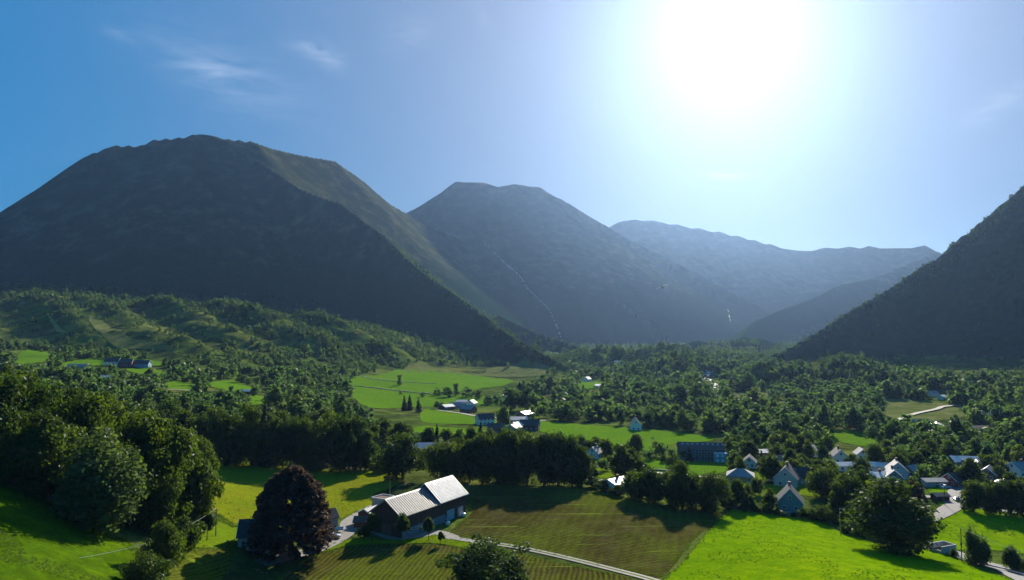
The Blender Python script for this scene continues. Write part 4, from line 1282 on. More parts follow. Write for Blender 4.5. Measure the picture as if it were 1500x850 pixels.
def cards(P, Nn, size, fold=.25):
    """leaf sprays: one folded rhombus of two quads... kept to one quad each, its size and aspect uneven"""
    n = len(P)
    a = np.cross(Nn, rdir(n))
    a /= np.linalg.norm(a, axis=1, keepdims=True) + 1e-9
    b = np.cross(Nn, a)
    s = size * rng.uniform(.55, 1.35, (n, 1))
    a, b = a * s, b * s * rng.uniform(.45, .9, (n, 1))
    k = Nn * s * fold
    V = np.stack([P - a, P + b * .9 + k * .4, P + a, P - b - k * .4], 1).reshape(-1, 3)
    F = np.arange(4 * n).reshape(n, 4)
    return V, F

def crown_points(kind, n, seed):
    global rng
    rng = np.random.default_rng(seed)
    H = 10.0
    lob = []
    if kind in ('broad', 'tall', 'round', 'bush', 'fruit', 'birch'):
        par = dict(broad=(.49, .38, .51, 34), tall=(.50, .28, .51, 28), round=(.48, .45, .50, 32), bush=(.42, .58, .42, 16), fruit=(.60, .36, .32, 11), birch=(.52, .28, .47, 30))[kind]
        cz, rx, rz, K = par
        rx *= rng.uniform(.88, 1.14)
        lean = rng.normal(0, .05, 2)
        for k in range(K):
            d = rdir(1)[0]
            if kind == 'fruit' and d[2] < -.55: d[2] *= -.6
            out_ = rng.uniform() < .28 and kind != 'bush'
            q = rng.uniform(.86, 1.06) if out_ else rng.uniform(.5, .84)
            w = 1.0 - .35 * max(0, d[2]) if kind != 'round' else 1.0
            c = np.array([d[0] * rx * q * w + lean[0] * (cz + d[2] * rz * q), d[1] * rx * q * w + lean[1] * (cz + d[2] * rz * q), cz + d[2] * rz * q]) * H
            lob.append((c, H * (rng.uniform(.06, .11) if out_ else rng.uniform(.10, .18)) * (1.15 if kind in ('round', 'bush') else 1), rng.uniform()))
        lob.append((np.array([0, 0, (cz + rz * .72) * H]), H * .15, .5))
        lob.append((np.array([0, 0, cz * H]), H * rx * .55, .3))
    P, Q, T = [], [], []
    if lob:
        w = np.array([l[1] ** 2 for l in lob]); w /= w.sum()
        cnt = rng.multinomial(int(n * .84), w)
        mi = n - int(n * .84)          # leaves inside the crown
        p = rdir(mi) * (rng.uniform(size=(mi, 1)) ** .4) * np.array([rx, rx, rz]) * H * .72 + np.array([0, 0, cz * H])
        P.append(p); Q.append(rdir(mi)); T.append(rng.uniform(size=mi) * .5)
        for (c, r, t), m in zip(lob, cnt):
            d = rdir(m)
            rr = r * (rng.uniform(size=(m, 1)) ** .28) * rng.choice([1.0, 1.0, 1.28], (m, 1))
            p = c + d * rr * np.array([1, 1, 1.5 if kind == 'birch' else .85])
            if kind == 'birch':
                p[:, 2] -= rng.exponential(.45, m)
            nn = d * .6 + np.array([0, 0, .35]) + rdir(m) * .75
            P.append(p); Q.append(nn); T.append(np.clip(t * .6 + rng.uniform(size=m) * .4, 0, 1))
    elif kind == 'spruce':
        L = 15
        for k in range(L):
            z = .06 + .9 * k / (L - 1)
            rad_ = .21 * (1 - z) ** .85 + .012
            m0 = max(5, int(11 * (1 - z) + 4))
            for j in range(m0):
                th = rng.uniform(0, 2 * math.pi)
                rl = rad_ * rng.uniform(.75, 1.15)
                m = max(2, int(n / (L * 9) * (rad_ / .12)))
                t = rng.uniform(.12, 1, m)
                p = np.stack([np.cos(th) * rl * t, np.sin(th) * rl * t, z - .09 * t * t + rng.normal(0, .008, m)], 1) * H + rng.normal(0, .06, (m, 3))
                P.append(p); Q.append(np.array([0, 0, 1.0]) + rdir(m) * .6 + np.array([math.cos(th), math.sin(th), 0]) * .4)
                T.append(np.clip(rng.uniform() * .5 + rng.uniform(size=m) * .5, 0, 1))
    elif kind == 'copper':
        # broad pyramid of level sprays under a round dome
        for k in range(330):
            z = rng.uniform(.10, .97) ** .9
            prof = np.interp(z, [.08, .2, .4, .6, .8, .92, 1.0], [.36, .47, .46, .40, .30, .20, .04])
            th = rng.uniform(0, 2 * math.pi)
            tt = rng.uniform()
            m = max(3, n // 330)
            t = rng.uniform(.05, 1.0, m) ** .55 * rng.uniform(.86, 1.12)
            sp = rng.normal(0, .045, m)
            p = np.stack([np.cos(th + sp) * prof * t, np.sin(th + sp) * prof * t, z - .05 * t * t + rng.normal(0, .014, m)], 1) * H
            P.append(p); Q.append(np.array([0, 0, .9]) + rdir(m) * .8)
            T.append(np.clip(tt * .6 + rng.uniform(size=m) * .4, 0, 1))
    P, Q, T = np.concatenate(P), np.concatenate(Q), np.concatenate(T)
    ok = P[:, 2] > .25
    P, Q, T = P[ok], Q[ok], T[ok]
    Q /= np.linalg.norm(Q, axis=1, keepdims=True)
    return P, Q, T

def crown_arrays(kind, n, size, seed):
    P, Q, T = crown_points(kind, n, seed)
    V, F = cards(P, Q, size)
    return V, F, T

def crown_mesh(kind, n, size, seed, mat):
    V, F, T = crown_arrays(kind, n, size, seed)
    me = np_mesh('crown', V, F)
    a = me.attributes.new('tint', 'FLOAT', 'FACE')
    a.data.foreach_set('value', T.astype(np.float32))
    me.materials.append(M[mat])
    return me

def trunk_mesh(kind, seed, mat):
    rd = random.Random(seed)
    mb = MB()
    top = {'spruce': 9.4, 'bush': 3.0, 'copper': 7.5}.get(kind, 6.8)
    r0 = {'spruce': .16, 'bush': .08, 'copper': .36, 'fruit': .2, 'birch': .17}.get(kind, .24)
    pts = [(0, 0, -.6)] + [(rd.uniform(-.12, .12) * k, rd.uniform(-.12, .12) * k, top * k / 5) for k in range(0, 6)]
    mb.tube(pts, [r0 * 1.35, r0 * 1.15] + [r0 * (1 - .17 * k) for k in range(1, 6)], 8)
    if kind != 'spruce':
        for k in range(7):
            z = top * rd.uniform(.3, .9)
            th = rd.uniform(0, 6.28)
            l = rd.uniform(1.4, 2.6)
            up = rd.uniform(.5, 1.4)
            mb.tube([(0, 0, z), (math.cos(th) * l * .5, math.sin(th) * l * .5, z + up * .5), (math.cos(th) * l, math.sin(th) * l, z + up * 1.1)], [r0 * .45, r0 * .3, r0 * .1], 6)
    me = mb.mesh('trunk', True)
    me.materials.append(M[mat])
    return me

MATOF = dict(broad='leaf', tall='leaf', round='leaf', bush='leaf', fruit='leaf', birch='leaf_birch', spruce='leaf_spruce', copper='leaf_copper')
PROTO = {}
def proto(kind, lod, var):
    key = (kind, lod, var)
    if key not in PROTO:
        n, size = {0: (11000, .21), 1: (3600, .36), 2: (1100, .62)}[lod]
        if kind == 'spruce': size *= .8
        if kind == 'copper': n, size = 22000, .25
        seed = hash((len(kind), ord(kind[0]), lod * 0, var)) % 100000
        PROTO[key] = (crown_mesh(kind, n, size, seed, MATOF[kind]), trunk_mesh(kind, seed, 'bark_birch' if kind == 'birch' else 'bark'))
    return PROTO[key]

ONAME = dict(broad='broadleaf_tree', tall='broadleaf_tree', round='broadleaf_tree', bush='shrub', fruit='fruit_tree', birch='birch_tree', spruce='spruce_tree', copper='copper_beech')
CNAME = dict(broad='tree', tall='tree', round='tree', bush='shrub', fruit='tree', birch='tree', spruce='tree', copper='tree')
TREES = []   # dicts: kind, loc, H, wide, region, px, label
def tree_at(kind, loc, H, wide, region, px, label=None):
    TREES.append(dict(kind=kind, loc=loc, H=H, wide=wide, region=region, px=px, label=label, d=math.hypot(loc.x, loc.y)))

def T(kind, px, py, top, region, wpx=None, label=None):
    """a tree whose foot is seen at (px, py) and whose top is seen at row top"""
    g = ground(px, py)
    H = (py - top) / FPX * g.y
    base_w = {'broad': .80, 'tall': .58, 'round': .95, 'bush': 1.25, 'fruit': .85, 'birch': .66, 'spruce': .42, 'copper': .92}[kind]
    wide = 1.0 if wpx is None else (wpx / FPX * g.y) / (H * base_w) * (1.18 if region in (R_BELT_, R_MID_) else 1.0)
    tree_at(kind, g, H, wide, region, px, label)

R_BELT_, R_MID_ = 'the belt behind the yellow meadow', 'the tall row behind the ploughed field'
R_LEFT = 'the big hillside wood'
for k, px, py, top, w in [('broad', -40, 690, 545, 110), ('broad', 12, 700, 546, 110), ('round', 62, 708, 556, 110), ('broad', 30, 668, 540, 100), ('broad', 95, 700, 562, 100), ('round', 118, 722, 575, 105), ('broad', 160, 715, 590, 100), ('round', 190, 735, 600, 95),
                          ('broad', 215, 748, 608, 100), ('round', 245, 752, 612, 95), ('broad', 262, 772, 628, 105), ('round', 232, 778, 655, 100), ('broad', 282, 776, 662, 75), ('broad', 70, 735, 610, 110), ('round', 20, 715, 600, 100), ('broad', 180, 770, 650, 90), ('broad', 285, 730, 640, 70),
                          ('tall', 140, 690, 578, 70), ('broad', 205, 712, 596, 90), ('broad', 150, 752, 630, 95), ('broad', 100, 735, 625, 90)]:
    T(k, px, py, top, R_LEFT, w * .86)
T('birch', 140, 776, 638, None, 112, 'pale drooping birch at the front of the hillside wood')
T('bush', 240, 838, 752, None, 80, 'tall leafy bush beside the curved ploughed patch')
T('bush', 212, 862, 800, None, 90, 'dense low bush beside the hillside meadow')
T('bush', 268, 808, 748, None, 70, 'bush below the wooden pole at the wood edge')
T('fruit', 303, 792, 752, None, 34, 'small fruit tree below the wooden pole on the grass')
T('fruit', 288, 796, 762, None, 30, 'smaller fruit tree at the wood edge beside the bush')
T('copper', 427, 816, 685, None, 120, 'great dark purple copper beech towering over the farmhouse')
R_BELT = 'the belt behind the yellow meadow'
for k, px, py, top, w in [('broad', 298, 672, 608, 36), ('broad', 322, 678, 602, 42), ('round', 345, 682, 606, 40), ('broad', 368, 683, 596, 42), ('spruce', 386, 684, 588, 26), ('broad', 404, 685, 612, 38), ('round', 425, 686, 610, 42), ('broad', 448, 688, 615, 40), ('round', 472, 690, 612, 46), ('broad', 498, 691, 606, 44), ('broad', 520, 690, 612, 42),
                          ('tall', 310, 668, 598, 30), ('broad', 360, 672, 594, 40), ('tall', 415, 676, 604, 30), ('broad', 482, 680, 600, 40), ('tall', 535, 690, 632, 26)]:
    T(k, px, py, top, R_BELT, w)
T('bush', 560, 692, 670, None, 44, 'pale flowering bush at the corner of the yellow meadow')
T('broad', 590, 702, 634, None, 78, 'large green tree in front of the long metal roof')
T('round', 648, 708, 645, None, 72, 'wide bushy tree in front of the long metal roof')
R_MID = 'the tall row behind the ploughed field'
for k, px, py, top, w in [('broad', 688, 707, 645, 42), ('broad', 708, 708, 634, 44), ('tall', 728, 708, 638, 34), ('broad', 748, 708, 628, 46), ('broad', 772, 710, 637, 44), ('tall', 797, 711, 636, 36), ('broad', 818, 712, 632, 46), ('broad', 838, 712, 640, 40), ('tall', 852, 712, 655, 26), ('broad', 760, 700, 630, 40), ('broad', 670, 700, 642, 36)]:
    T(k, px, py, top, R_MID, w)
R_SCREEN = 'the screen behind the long metal roof'
for k, px, py, top, w in [('broad', 612, 655, 630, 24), ('tall', 626, 655, 627, 18), ('spruce', 640, 655, 620, 15), ('broad', 656, 656, 628, 24), ('broad', 672, 656, 629, 24), ('broad', 690, 660, 624, 28), ('broad', 585, 650, 618, 34), ('broad', 560, 650, 612, 34), ('broad', 545, 655, 620, 32), ('spruce', 704, 650, 618, 16), ('broad', 718, 656, 628, 24)]:
    T(k, px, py, top, R_SCREEN, w)
R_HEDGE = 'the hedgerow by the ploughed field'
for k, px, py, top, w in [('bush', 868, 714, 696, 34), ('bush', 885, 719, 700, 34), ('bush', 905, 726, 708, 36), ('broad', 928, 730, 690, 36), ('broad', 950, 736, 684, 44), ('round', 965, 738, 695, 36), ('broad', 1000, 746, 678, 52), ('round', 1038, 750, 692, 56), ('bush', 1066, 746, 716, 30), ('broad', 1080, 744, 702, 30), ('bush', 1100, 748, 722, 30), ('broad', 1095, 740, 708, 26), ('broad', 980, 738, 690, 34), ('broad', 1020, 744, 696, 34)]:
    T(k, px, py, top, R_HEDGE, w)
R_GARD = 'the gardens above the cottage'
for k, px, py, top, w in [('spruce', 867, 696, 664, 22), ('tall', 911, 698, 652, 30), ('broad', 926, 696, 655, 30), ('broad', 852, 668, 638, 26), ('broad', 872, 668, 640, 26), ('broad', 890, 672, 643, 28), ('tall', 932, 668, 637, 28), ('round', 950, 674, 656, 24), ('broad', 958, 668, 643, 15), ('broad', 969, 670, 645, 18), ('round', 984, 676, 658, 22), ('bush', 972, 678, 664, 14), ('round', 988, 692, 664, 26), ('broad', 1003, 675, 655, 16), ('spruce', 1010, 676, 653, 12), ('spruce', 1035, 676, 655, 9), ('broad', 938, 700, 672, 22), ('broad', 884, 690, 668, 18), ('bush', 898, 684, 672, 18), ('bush', 922, 680, 668, 14)]:
    T(k, px, py, top, R_GARD, w)
T('broad', 1308, 806, 704, None, 128, 'huge dark maple at the edge of the bright meadow')
T('copper', 1336, 746, 706, None, 30, 'small purple leaved tree behind the huge maple')
R_WALL = 'the strip along the stone wall'
for px, py, top, w in [(1068, 747, 731, 18), (1090, 749, 735, 20), (1108, 751, 738, 18), (1124, 753, 734, 18), (1138, 755, 742, 14), (1148, 757, 748, 12), (1163, 758, 749, 12), (1176, 760, 742, 18), (1200, 763, 746, 20), (1222, 771, 754, 18), (1240, 782, 764, 20), (1256, 787, 768, 20)]:
    T('bush', px, py, top, R_WALL, w)
T('broad', 1128, 748, 716, None, 22, 'slim garden tree beside the teal house gable')
T('bush', 1208, 766, 736, None, 34, 'dark bush beside the teal house')
T('bush', 1190, 762, 742, None, 22, 'low bush against the teal house wall')
T('broad', 1226, 762, 706, None, 30, 'slim tree between the teal house and the street lamp')
T('broad', 1248, 764, 698, None, 46, 'dark tree leaning against the huge maple')
T('broad', 1262, 745, 690, None, 34, 'tree behind the dark roofed shed')
R_ROAD = 'the roadside row above the meadow'
for k, px, py, top, w in [('broad', 1426, 750, 704, 46), ('broad', 1450, 752, 712, 26), ('broad', 1464, 754, 708, 36), ('tall', 1480, 754, 706, 24), ('broad', 1497, 756, 702, 44), ('broad', 1520, 758, 704, 40)]:
    T(k, px, py, top, R_ROAD, w)
T('birch', 1424, 826, 774, None, 24, 'young tapering birch just behind the guard rail')
T('birch', 1440, 830, 790, None, 24, 'shorter birch beside the young tapering birch')
T('birch', 1483, 836, 802, None, 24, 'small tapering birch by the road near the edge of the view')
T('bush', 1492, 836, 812, None, 30, 'low bush beside the road near the edge of the view')
T('bush', 1396, 816, 802, None, 16, 'small bush beside the dark pole')
T('round', 712, 872, 789, None, 124, 'round topped tree cut by the lower edge below the lane')
T('fruit', 545, 794, 752, None, 30, 'bushy fruit tree before the barn gable')
T('fruit', 589, 796, 752, None, 26, 'fruit tree at the front corner of the barn')
T('fruit', 628, 792, 758, None, 26, 'rounded apple tree on the strip before the barn')
T('fruit', 645, 799, 779, None, 12, 'thin sapling on the strip before the barn')
T('bush', 533, 788, 766, None, 26, 'bush beside the red shed')
R_CLUMP = 'the round clump on the valley meadow'
for k, px, py, top, w in [('round', 748, 602, 566, 40), ('round', 772, 602, 568, 36), ('round', 716, 592, 575, 20), ('broad', 640, 580, 569, 14), ('broad', 655, 582, 566, 18), ('broad', 668, 580, 562, 16), ('broad', 684, 582, 568, 18), ('broad', 700, 584, 567, 18), ('round', 728, 590, 574, 20)]:
    T(k, px, py, top, R_CLUMP, w)
R_SPR = 'the foot of the upper meadow'
for k, px, py, top, w in [('spruce', 592, 602, 579, 11), ('spruce', 600, 602, 578, 12), ('spruce', 613, 604, 582, 11)]:
    T(k, px, py, top, R_SPR, w)
T('round', 619, 582, 573, None, 9, 'lone round tree high on the upper meadow')
T('broad', 585, 565, 549, None, 12, 'single tall tree standing on the wall of the upper meadow')
T('round', 587, 578, 572, None, 7, 'tiny round bush in the middle of the upper meadow')
T('broad', 642, 600, 585, None, 14, 'dark tree beside the white roofed cabin of the upper farm')
T('broad', 737, 622, 594, None, 22, 'dark round tree over the red house in the valley')
T('broad', 780, 618, 594, None, 14, 'slim tree behind the brown barn of the valley')

def covers(px, py, hp):
    """would a crown hide an open field or a stretch of river behind it?"""
    for k in (.35, .6, .9):
        for f in NO_TREES:
            if bool(inpoly(np.array([px]), np.array([py - hp * k]), f)[0]): return True
    return False
def region(name, poly, n, hr, kinds, near_gap=.55, tries=40, clump=None):
    """n trees standing at random inside a pixel polygon of foot points"""
    poly = np.array(poly, float)
    lo, hi = poly.min(0), poly.max(0)
    rd = random.Random(len(name) * 31 + n)
    done = 0
    placed = []
    for _ in range(n * tries):
        if done >= n: break
        px, py = rd.uniform(lo[0], hi[0]), rd.uniform(lo[1], hi[1])
        if not bool(inpoly(np.array([px]), np.array([py]), poly)[0]): continue
        if any(bool(inpoly(np.array([px]), np.array([py]), f)[0]) for f in NO_TREES): continue
        g = ground(px, py)
        H = hr[0] + (hr[1] - hr[0]) * rd.random() ** 1.3
        hp = H / g.y * FPX
        if clump and float(fbm(np.array([g.x / clump]), np.array([g.y / (clump * 1.6)]), 61, 3)[0]) < -.02: continue
        if covers(px, py, hp): continue
        if rd.random() < .86 and any(abs(px - hx) < hwid * .7 + hp * .2 and (hy - 1 - hp * .0 < py and py - hp < hy - 2) and py < hy + 60 for hx, hy, hwid, hh, D in HOUSES): continue
        if any(abs(px - hx) < hwid * 1.1 and abs(g.y - D) < 9 for hx, hy, hwid, hh, D in HOUSES): continue
        if any(math.hypot(g.x - q.x, g.y - q.y) < near_gap * .5 * (H + h2) * .8 for q, h2 in placed): continue
        placed.append((g, H))
        tree_at(rd.choices([k for k, w in kinds], [w for k, w in kinds])[0], g, H, rd.uniform(.85, 1.25), name, px)
        done += 1
MIX = [('broad', 5), ('round', 4), ('tall', 2), ('spruce', 1), ('birch', 2)]
region('the slope behind the hillside wood', [(0, 590), (120, 572), (200, 575), (300, 590), (310, 640), (290, 660), (200, 640), (0, 610)], 42, (11, 16), MIX)
region('the row behind the lone white house', [(792, 614), (850, 619), (930, 625), (1000, 631), (1045, 637), (1045, 630), (1000, 622), (930, 616), (850, 609), (792, 606)], 34, (12, 16), [('broad', 4), ('round', 4)], .42)
RIVER = [(1029, 544), (1046, 544), (1060, 566), (1060, 593), (1042, 593), (1040, 566), (1028, 562)]
NO_TREES.append(RIVER)
region('the village gardens', [(1050, 645), (1200, 645), (1340, 665), (1500, 665), (1500, 738), (1420, 732), (1340, 732), (1240, 748), (1225, 735), (1110, 735), (1060, 720)], 150, (7, 12.5), [('broad', 5), ('round', 3), ('tall', 2), ('bush', 2), ('spruce', 1)], .42)
region('the wood beyond the village', [(1040, 600), (1180, 605), (1290, 605), (1320, 622), (1420, 628), (1500, 640), (1500, 668), (1340, 664), (1200, 650), (1050, 655)], 105, (9, 20), MIX, .45, clump=60)
region('the broad valley wood', [(745, 575), (850, 562), (900, 545), (1000, 550), (1110, 575), (1130, 620), (1045, 630), (900, 612), (792, 606), (780, 592)], 150, (11, 23), MIX, .5, clump=70)
region('the hillside farmland', [(0, 545), (120, 545), (300, 552), (520, 555), (620, 600), (620, 628), (540, 645), (430, 650), (330, 620), (300, 592), (220, 575), (100, 575), (0, 575)], 140, (8, 18), MIX, .45, clump=70)
region('the wood below the dark slope', [(1130, 550), (1250, 552), (1500, 565), (1500, 640), (1420, 622), (1330, 620), (1290, 600), (1180, 605), (1130, 590)], 85, (9, 18), MIX, .45, clump=70)

# labels: trees of a small region are told apart by their order, those of a large wood share one
ADJ = dict(broad='broad crowned tree', tall='slender tree', round='round crowned tree', bush='bush', fruit='fruit tree', birch='birch', spruce='pointed spruce', copper='purple tree')
by = {}
for t in TREES:
    if t['region']: by.setdefault((t['region'], t['kind']), []).append(t)
for (rg, kd), ts in by.items():
    ts.sort(key=lambda t: t['px'])
    for i, t in enumerate(ts):
        if len(ts) == 1: t['label'] = 'single %s in %s' % (ADJ[kd], rg)
        elif len(ts) <= 12: t['label'] = '%s %s from the left in %s' % (ordn(i), ADJ[kd], rg)
        else: t['label'] = 'dark green %s in %s' % (ADJ[kd], rg)
        t['group'] = '%ss in %s' % (ADJ[kd], rg)

SINGLE = {}
def single_mesh(kind, var):
    """far tree: trunk and crown in one mesh"""
    if (kind, var) not in SINGLE:
        V, F, Tn = crown_arrays(kind, 900, .62 if kind != 'spruce' else .5, 500 + var + len(kind) * 7)
        mb = MB().tube([(0, 0, -.6), (0, 0, 3), (0, 0, 6.5)], [.3, .24, .12], 5)
        nv = len(V)
        tv = np.array(mb.v)
        tf = np.array([f for f in mb.f if len(f) == 4]) + nv
        me = np_mesh(ONAME[kind], np.concatenate([V, tv]), np.concatenate([F, tf]))
        a = me.attributes.new('tint', 'FLOAT', 'FACE')
        a.data.foreach_set('value', np.concatenate([Tn, np.full(len(tf), .5)]).astype(np.float32))
        me.materials.append(M['leaf_far'] if kind not in ('spruce', 'birch', 'copper') else M[MATOF[kind]])
        me.materials.append(M['bark'])
        mi = np.zeros(len(F) + len(tf), np.int32); mi[len(F):] = 1
        me.polygons.foreach_set('material_index', mi)
        SINGLE[(kind, var)] = me
    return SINGLE[(kind, var)]

TREES.sort(key=lambda t: -(t['H'] / t['d']))
LIM = {'broadleaf_tree': 300}
count, rest = {}, []
rt = random.Random(3)
for t in TREES:
    nm = ONAME[t['kind']]
    count[nm] = count.get(nm, 0) + 1
    if count[nm] > LIM.get(nm, 120):
        rest.append(t)
        continue
    s = t['H'] / 10.0
    w = s * t['wide']
    var = rt.randrange(6 if t['kind'] in ('broad', 'round') else 3)
    if t['d'] < 430:
        lod = 0 if t['H'] / t['d'] * FPX > 55 else (1 if t['H'] / t['d'] * FPX > 26 else 2)
        cr, tk_ = proto(t['kind'], lod, var)
        o = thing(nm, t['label'], CNAME[t['kind']], t['loc'], rt.uniform(0, 6.28), t.get('group'))
        if t['kind'] in ('broad', 'round') and not t.get('group'): o.rotation_euler = (0, 0, .4)
        jx, jy = (rt.uniform(.86, 1.14), rt.uniform(.86, 1.14)) if t.get('group') else (1.0, 1.0)
        o.scale = (w * jx, w * jy, s)
        link('crown', cr, None, o)
        link('trunk', tk_, None, o)
    else:
        o = link(nm, single_mesh(t['kind'], var))
        o.location = t['loc']
        o.rotation_euler = (0, 0, rt.uniform(0, 6.28))
        if t['kind'] in ('broad', 'round') and not t.get('group'): o.rotation_euler = (0, 0, .4)
        jx, jy = (rt.uniform(.86, 1.14), rt.uniform(.86, 1.14)) if t.get('group') else (1.0, 1.0)
        o.scale = (w * jx, w * jy, s)
        tag(o, t['label'], CNAME[t['kind']], t.get('group'))

# ------------------------------------------------------------------ far woods: one mass nobody could count
TINY = [crown_arrays('broad', 120, 1.25, 901), crown_arrays('round', 120, 1.3, 902), crown_arrays('tall', 100, 1.1, 903), crown_arrays('spruce', 110, 1.0, 904), crown_arrays('round', 120, 1.25, 905)]
def bake(name, items, mat, kind='stuff'):
    """items: (proto index, x, y, z, scale xy, scale z, turn)"""
    Vs, Fs, Ts, off = [], [], [], 0
    items = np.array(items)
    for k, (V, F, Tn) in enumerate(TINY):
        it = items[items[:, 0] == k]
        if not len(it): continue
        c, s = np.cos(it[:, 6])[:, None], np.sin(it[:, 6])[:, None]
        x = (V[None, :, 0] * c - V[None, :, 1] * s) * it[:, 4:5] + it[:, 1:2]
        y = (V[None, :, 0] * s + V[None, :, 1] * c) * it[:, 4:5] + it[:, 2:3]
        z = V[None, :, 2] * it[:, 5:6] + it[:, 3:4] - .4
        P = np.stack([x, y, z], -1).reshape(-1, 3)
        FF = (F[None] + (np.arange(len(it)) * len(V))[:, None, None]).reshape(-1, 4) + off
        tt = np.clip(Tn[None] * .4 + rng.uniform(size=(len(it), 1)) * .6, 0, 1).reshape(-1)
        Vs.append(P); Fs.append(FF); Ts.append(tt); off += len(P)
    me = np_mesh(name, np.concatenate(Vs), np.concatenate(Fs))
    a = me.attributes.new('tint', 'FLOAT', 'FACE')
    a.data.foreach_set('value', np.concatenate(Ts).astype(np.float32))
    return tag(link(name, me, mat), kind=kind)

rng = np.random.default_rng(77)
def scatter(poly, n, hr, spruce=.2, clump=None, avoid=True, zmin=None):
    poly = np.array(poly, float)
    m = (GPX > poly[:, 0].min()) & (GPX < poly[:, 0].max()) & (GPY > poly[:, 1].min()) & (GPY < poly[:, 1].max()) & (RR > 450)
    ii = np.nonzero(m.ravel())[0]
    ii = ii[inpoly(GPX.ravel()[ii], GPY.ravel()[ii], poly)]
    # facing the camera: the next ring must be seen higher up
    up = np.zeros_like(GTAN, bool); up[:-1] = GTAN[1:] > GTAN[:-1] - 1e-4
    ii = ii[up.ravel()[ii]]
    if avoid:
        ok = np.ones(len(ii), bool)
        for f in NO_TREES + [FIELDS[k][2] for k in ('scrub_right', 'scrub_toe', 'scrub_river', 'clearing_a', 'clearing_b')]:
            ok &= ~inpoly(GPX.ravel()[ii], GPY.ravel()[ii], f)
        hp_ = 9.0 / np.maximum(GY.ravel()[ii], 1) * FPX
        lucky = rng.uniform(size=len(ii)) < .03
        for f in NO_TREES:
            for kk in (.35, .7, 1.0):
                ok &= lucky | ~inpoly(GPX.ravel()[ii], GPY.ravel()[ii] - hp_ * kk, f)
        for hx, hy, hwid, hh, D in HOUSES:
            ok &= ~((np.abs(GPX.ravel()[ii] - hx) < hwid + 3) & (GPY.ravel()[ii] > hy - 4) & (GPY.ravel()[ii] < hy + 9))
        ii = ii[ok]
    if clump is not None:
        f = fbm(GX.ravel()[ii] / clump, GY.ravel()[ii] / clump, 51, 3)
        ii = ii[f > -.12]
    w = 1.0
    if len(ii) == 0: return []
    ch = rng.choice(ii, size=min(n, len(ii)), replace=False)
    out = []
    for q in ch:
        i, j = divmod(int(q), NA)
        x = GX[i, j] + rng.uniform(-3, 3); y = GY[i, j] + rng.uniform(-3, 3)
        h = rng.uniform(*hr) / 10
        k = 3 if rng.uniform() < spruce else rng.choice([0, 1, 2, 4])
        out.append((k, x, y, zat(x, y), h * rng.uniform(.85, 1.25), h, rng.uniform(0, 6.28)))
    return out
fill = []
_nt = NO_TREES.pop()
fill += scatter(RIVER, 10, (3, 6), 0)
NO_TREES.append(_nt)
near_items = [((3 if t['kind'] == 'spruce' else rng.choice([0, 1, 2, 4])), t['loc'].x, t['loc'].y, t['loc'].z, t['H'] / 10 * t['wide'], t['H'] / 10, rng.uniform(0, 6.28)) for t in rest]
foot = scatter([(0, 430), (150, 432), (320, 446), (420, 458), (400, 552), (300, 552), (150, 524), (0, 520)], 1500, (2.5, 6), .08, 40)
foot += scatter([(0, 425), (150, 428), (320, 442), (420, 452), (420, 468), (300, 462), (0, 446)], 700, (6, 10), .12, 60)
foot += scatter([(330, 448), (480, 462), (560, 482), (640, 530), (600, 545), (520, 552), (330, 552)], 2300, (4, 9.5), .12, 45)
foot += scatter([(0, 500), (300, 530), (520, 548), (560, 560), (500, 600), (300, 560), (0, 545)], 420, (7, 11), .1, 40)
foot += scatter([(740, 500), (860, 505), (960, 530), (1060, 545), (1120, 560), (1110, 580), (900, 560), (760, 545)], 900, (8, 13), .2)
foot += scatter([(1050, 540), (1160, 520), (1300, 545), (1500, 560), (1500, 600), (1300, 590), (1140, 570), (1060, 570)], 700, (8, 12), .2, 60)
fill += scatter([(745, 570), (850, 560), (900, 543), (1000, 548), (1110, 575), (1130, 622), (1045, 632), (900, 614), (792, 608)], 230, (9, 17), .12, 90)
fill += scatter([(1050, 600), (1180, 605), (1290, 600), (1330, 622), (1500, 640), (1500, 660), (1340, 655), (1200, 640), (1050, 640)], 170, (7, 14), .1, 80)
fill += scatter([(1130, 548), (1250, 552), (1500, 565), (1500, 640), (1420, 622), (1290, 600), (1130, 595)], 170, (7, 13), .1, 70)
fill += scatter([(200, 556), (520, 556), (620, 600), (620, 628), (540, 645), (300, 640), (250, 590)], 150, (5, 12), .1, 60)
fill += scatter([(0, 545), (200, 556), (250, 590), (0, 590)], 160, (7, 13), .1)
bake('far_woodland', near_items + foot + fill, M['leaf_far'])
slope = scatter([(1500, 262), (1450, 303), (1380, 366), (1250, 446), (1110, 522), (1050, 540), (1060, 556), (1120, 540), (1250, 474), (1380, 402), (1450, 340), (1500, 300)], 3200, (4, 8), .35, avoid=False)
slope += scatter([(1500, 300), (1380, 402), (1250, 474), (1120, 540), (1060, 556), (1300, 570), (1500, 578)], 900, (5, 8), .35, avoid=False)
slope += scatter([(540, 330), (565, 343), (645, 410), (745, 482), (835, 530), (800, 540), (730, 500), (640, 432), (570, 372)], 1500, (6, 11), .2, avoid=False)
slope += scatter([(0, 415), (320, 425), (480, 440), (580, 470), (680, 520), (760, 540), (640, 535), (560, 490), (400, 455), (300, 450), (0, 440)], 1500, (6, 10), .2, avoid=False)
slope += scatter([(840, 500), (960, 505), (1110, 500), (1120, 530), (1060, 548), (950, 535), (860, 520)], 1500, (9, 14), .3, avoid=False)
slope += scatter([(700, 455), (800, 490), (930, 530), (900, 545), (800, 540), (720, 500)], 700, (7, 11), .2, avoid=False)
bake('mountain_forest', slope, M['leaf_far'])

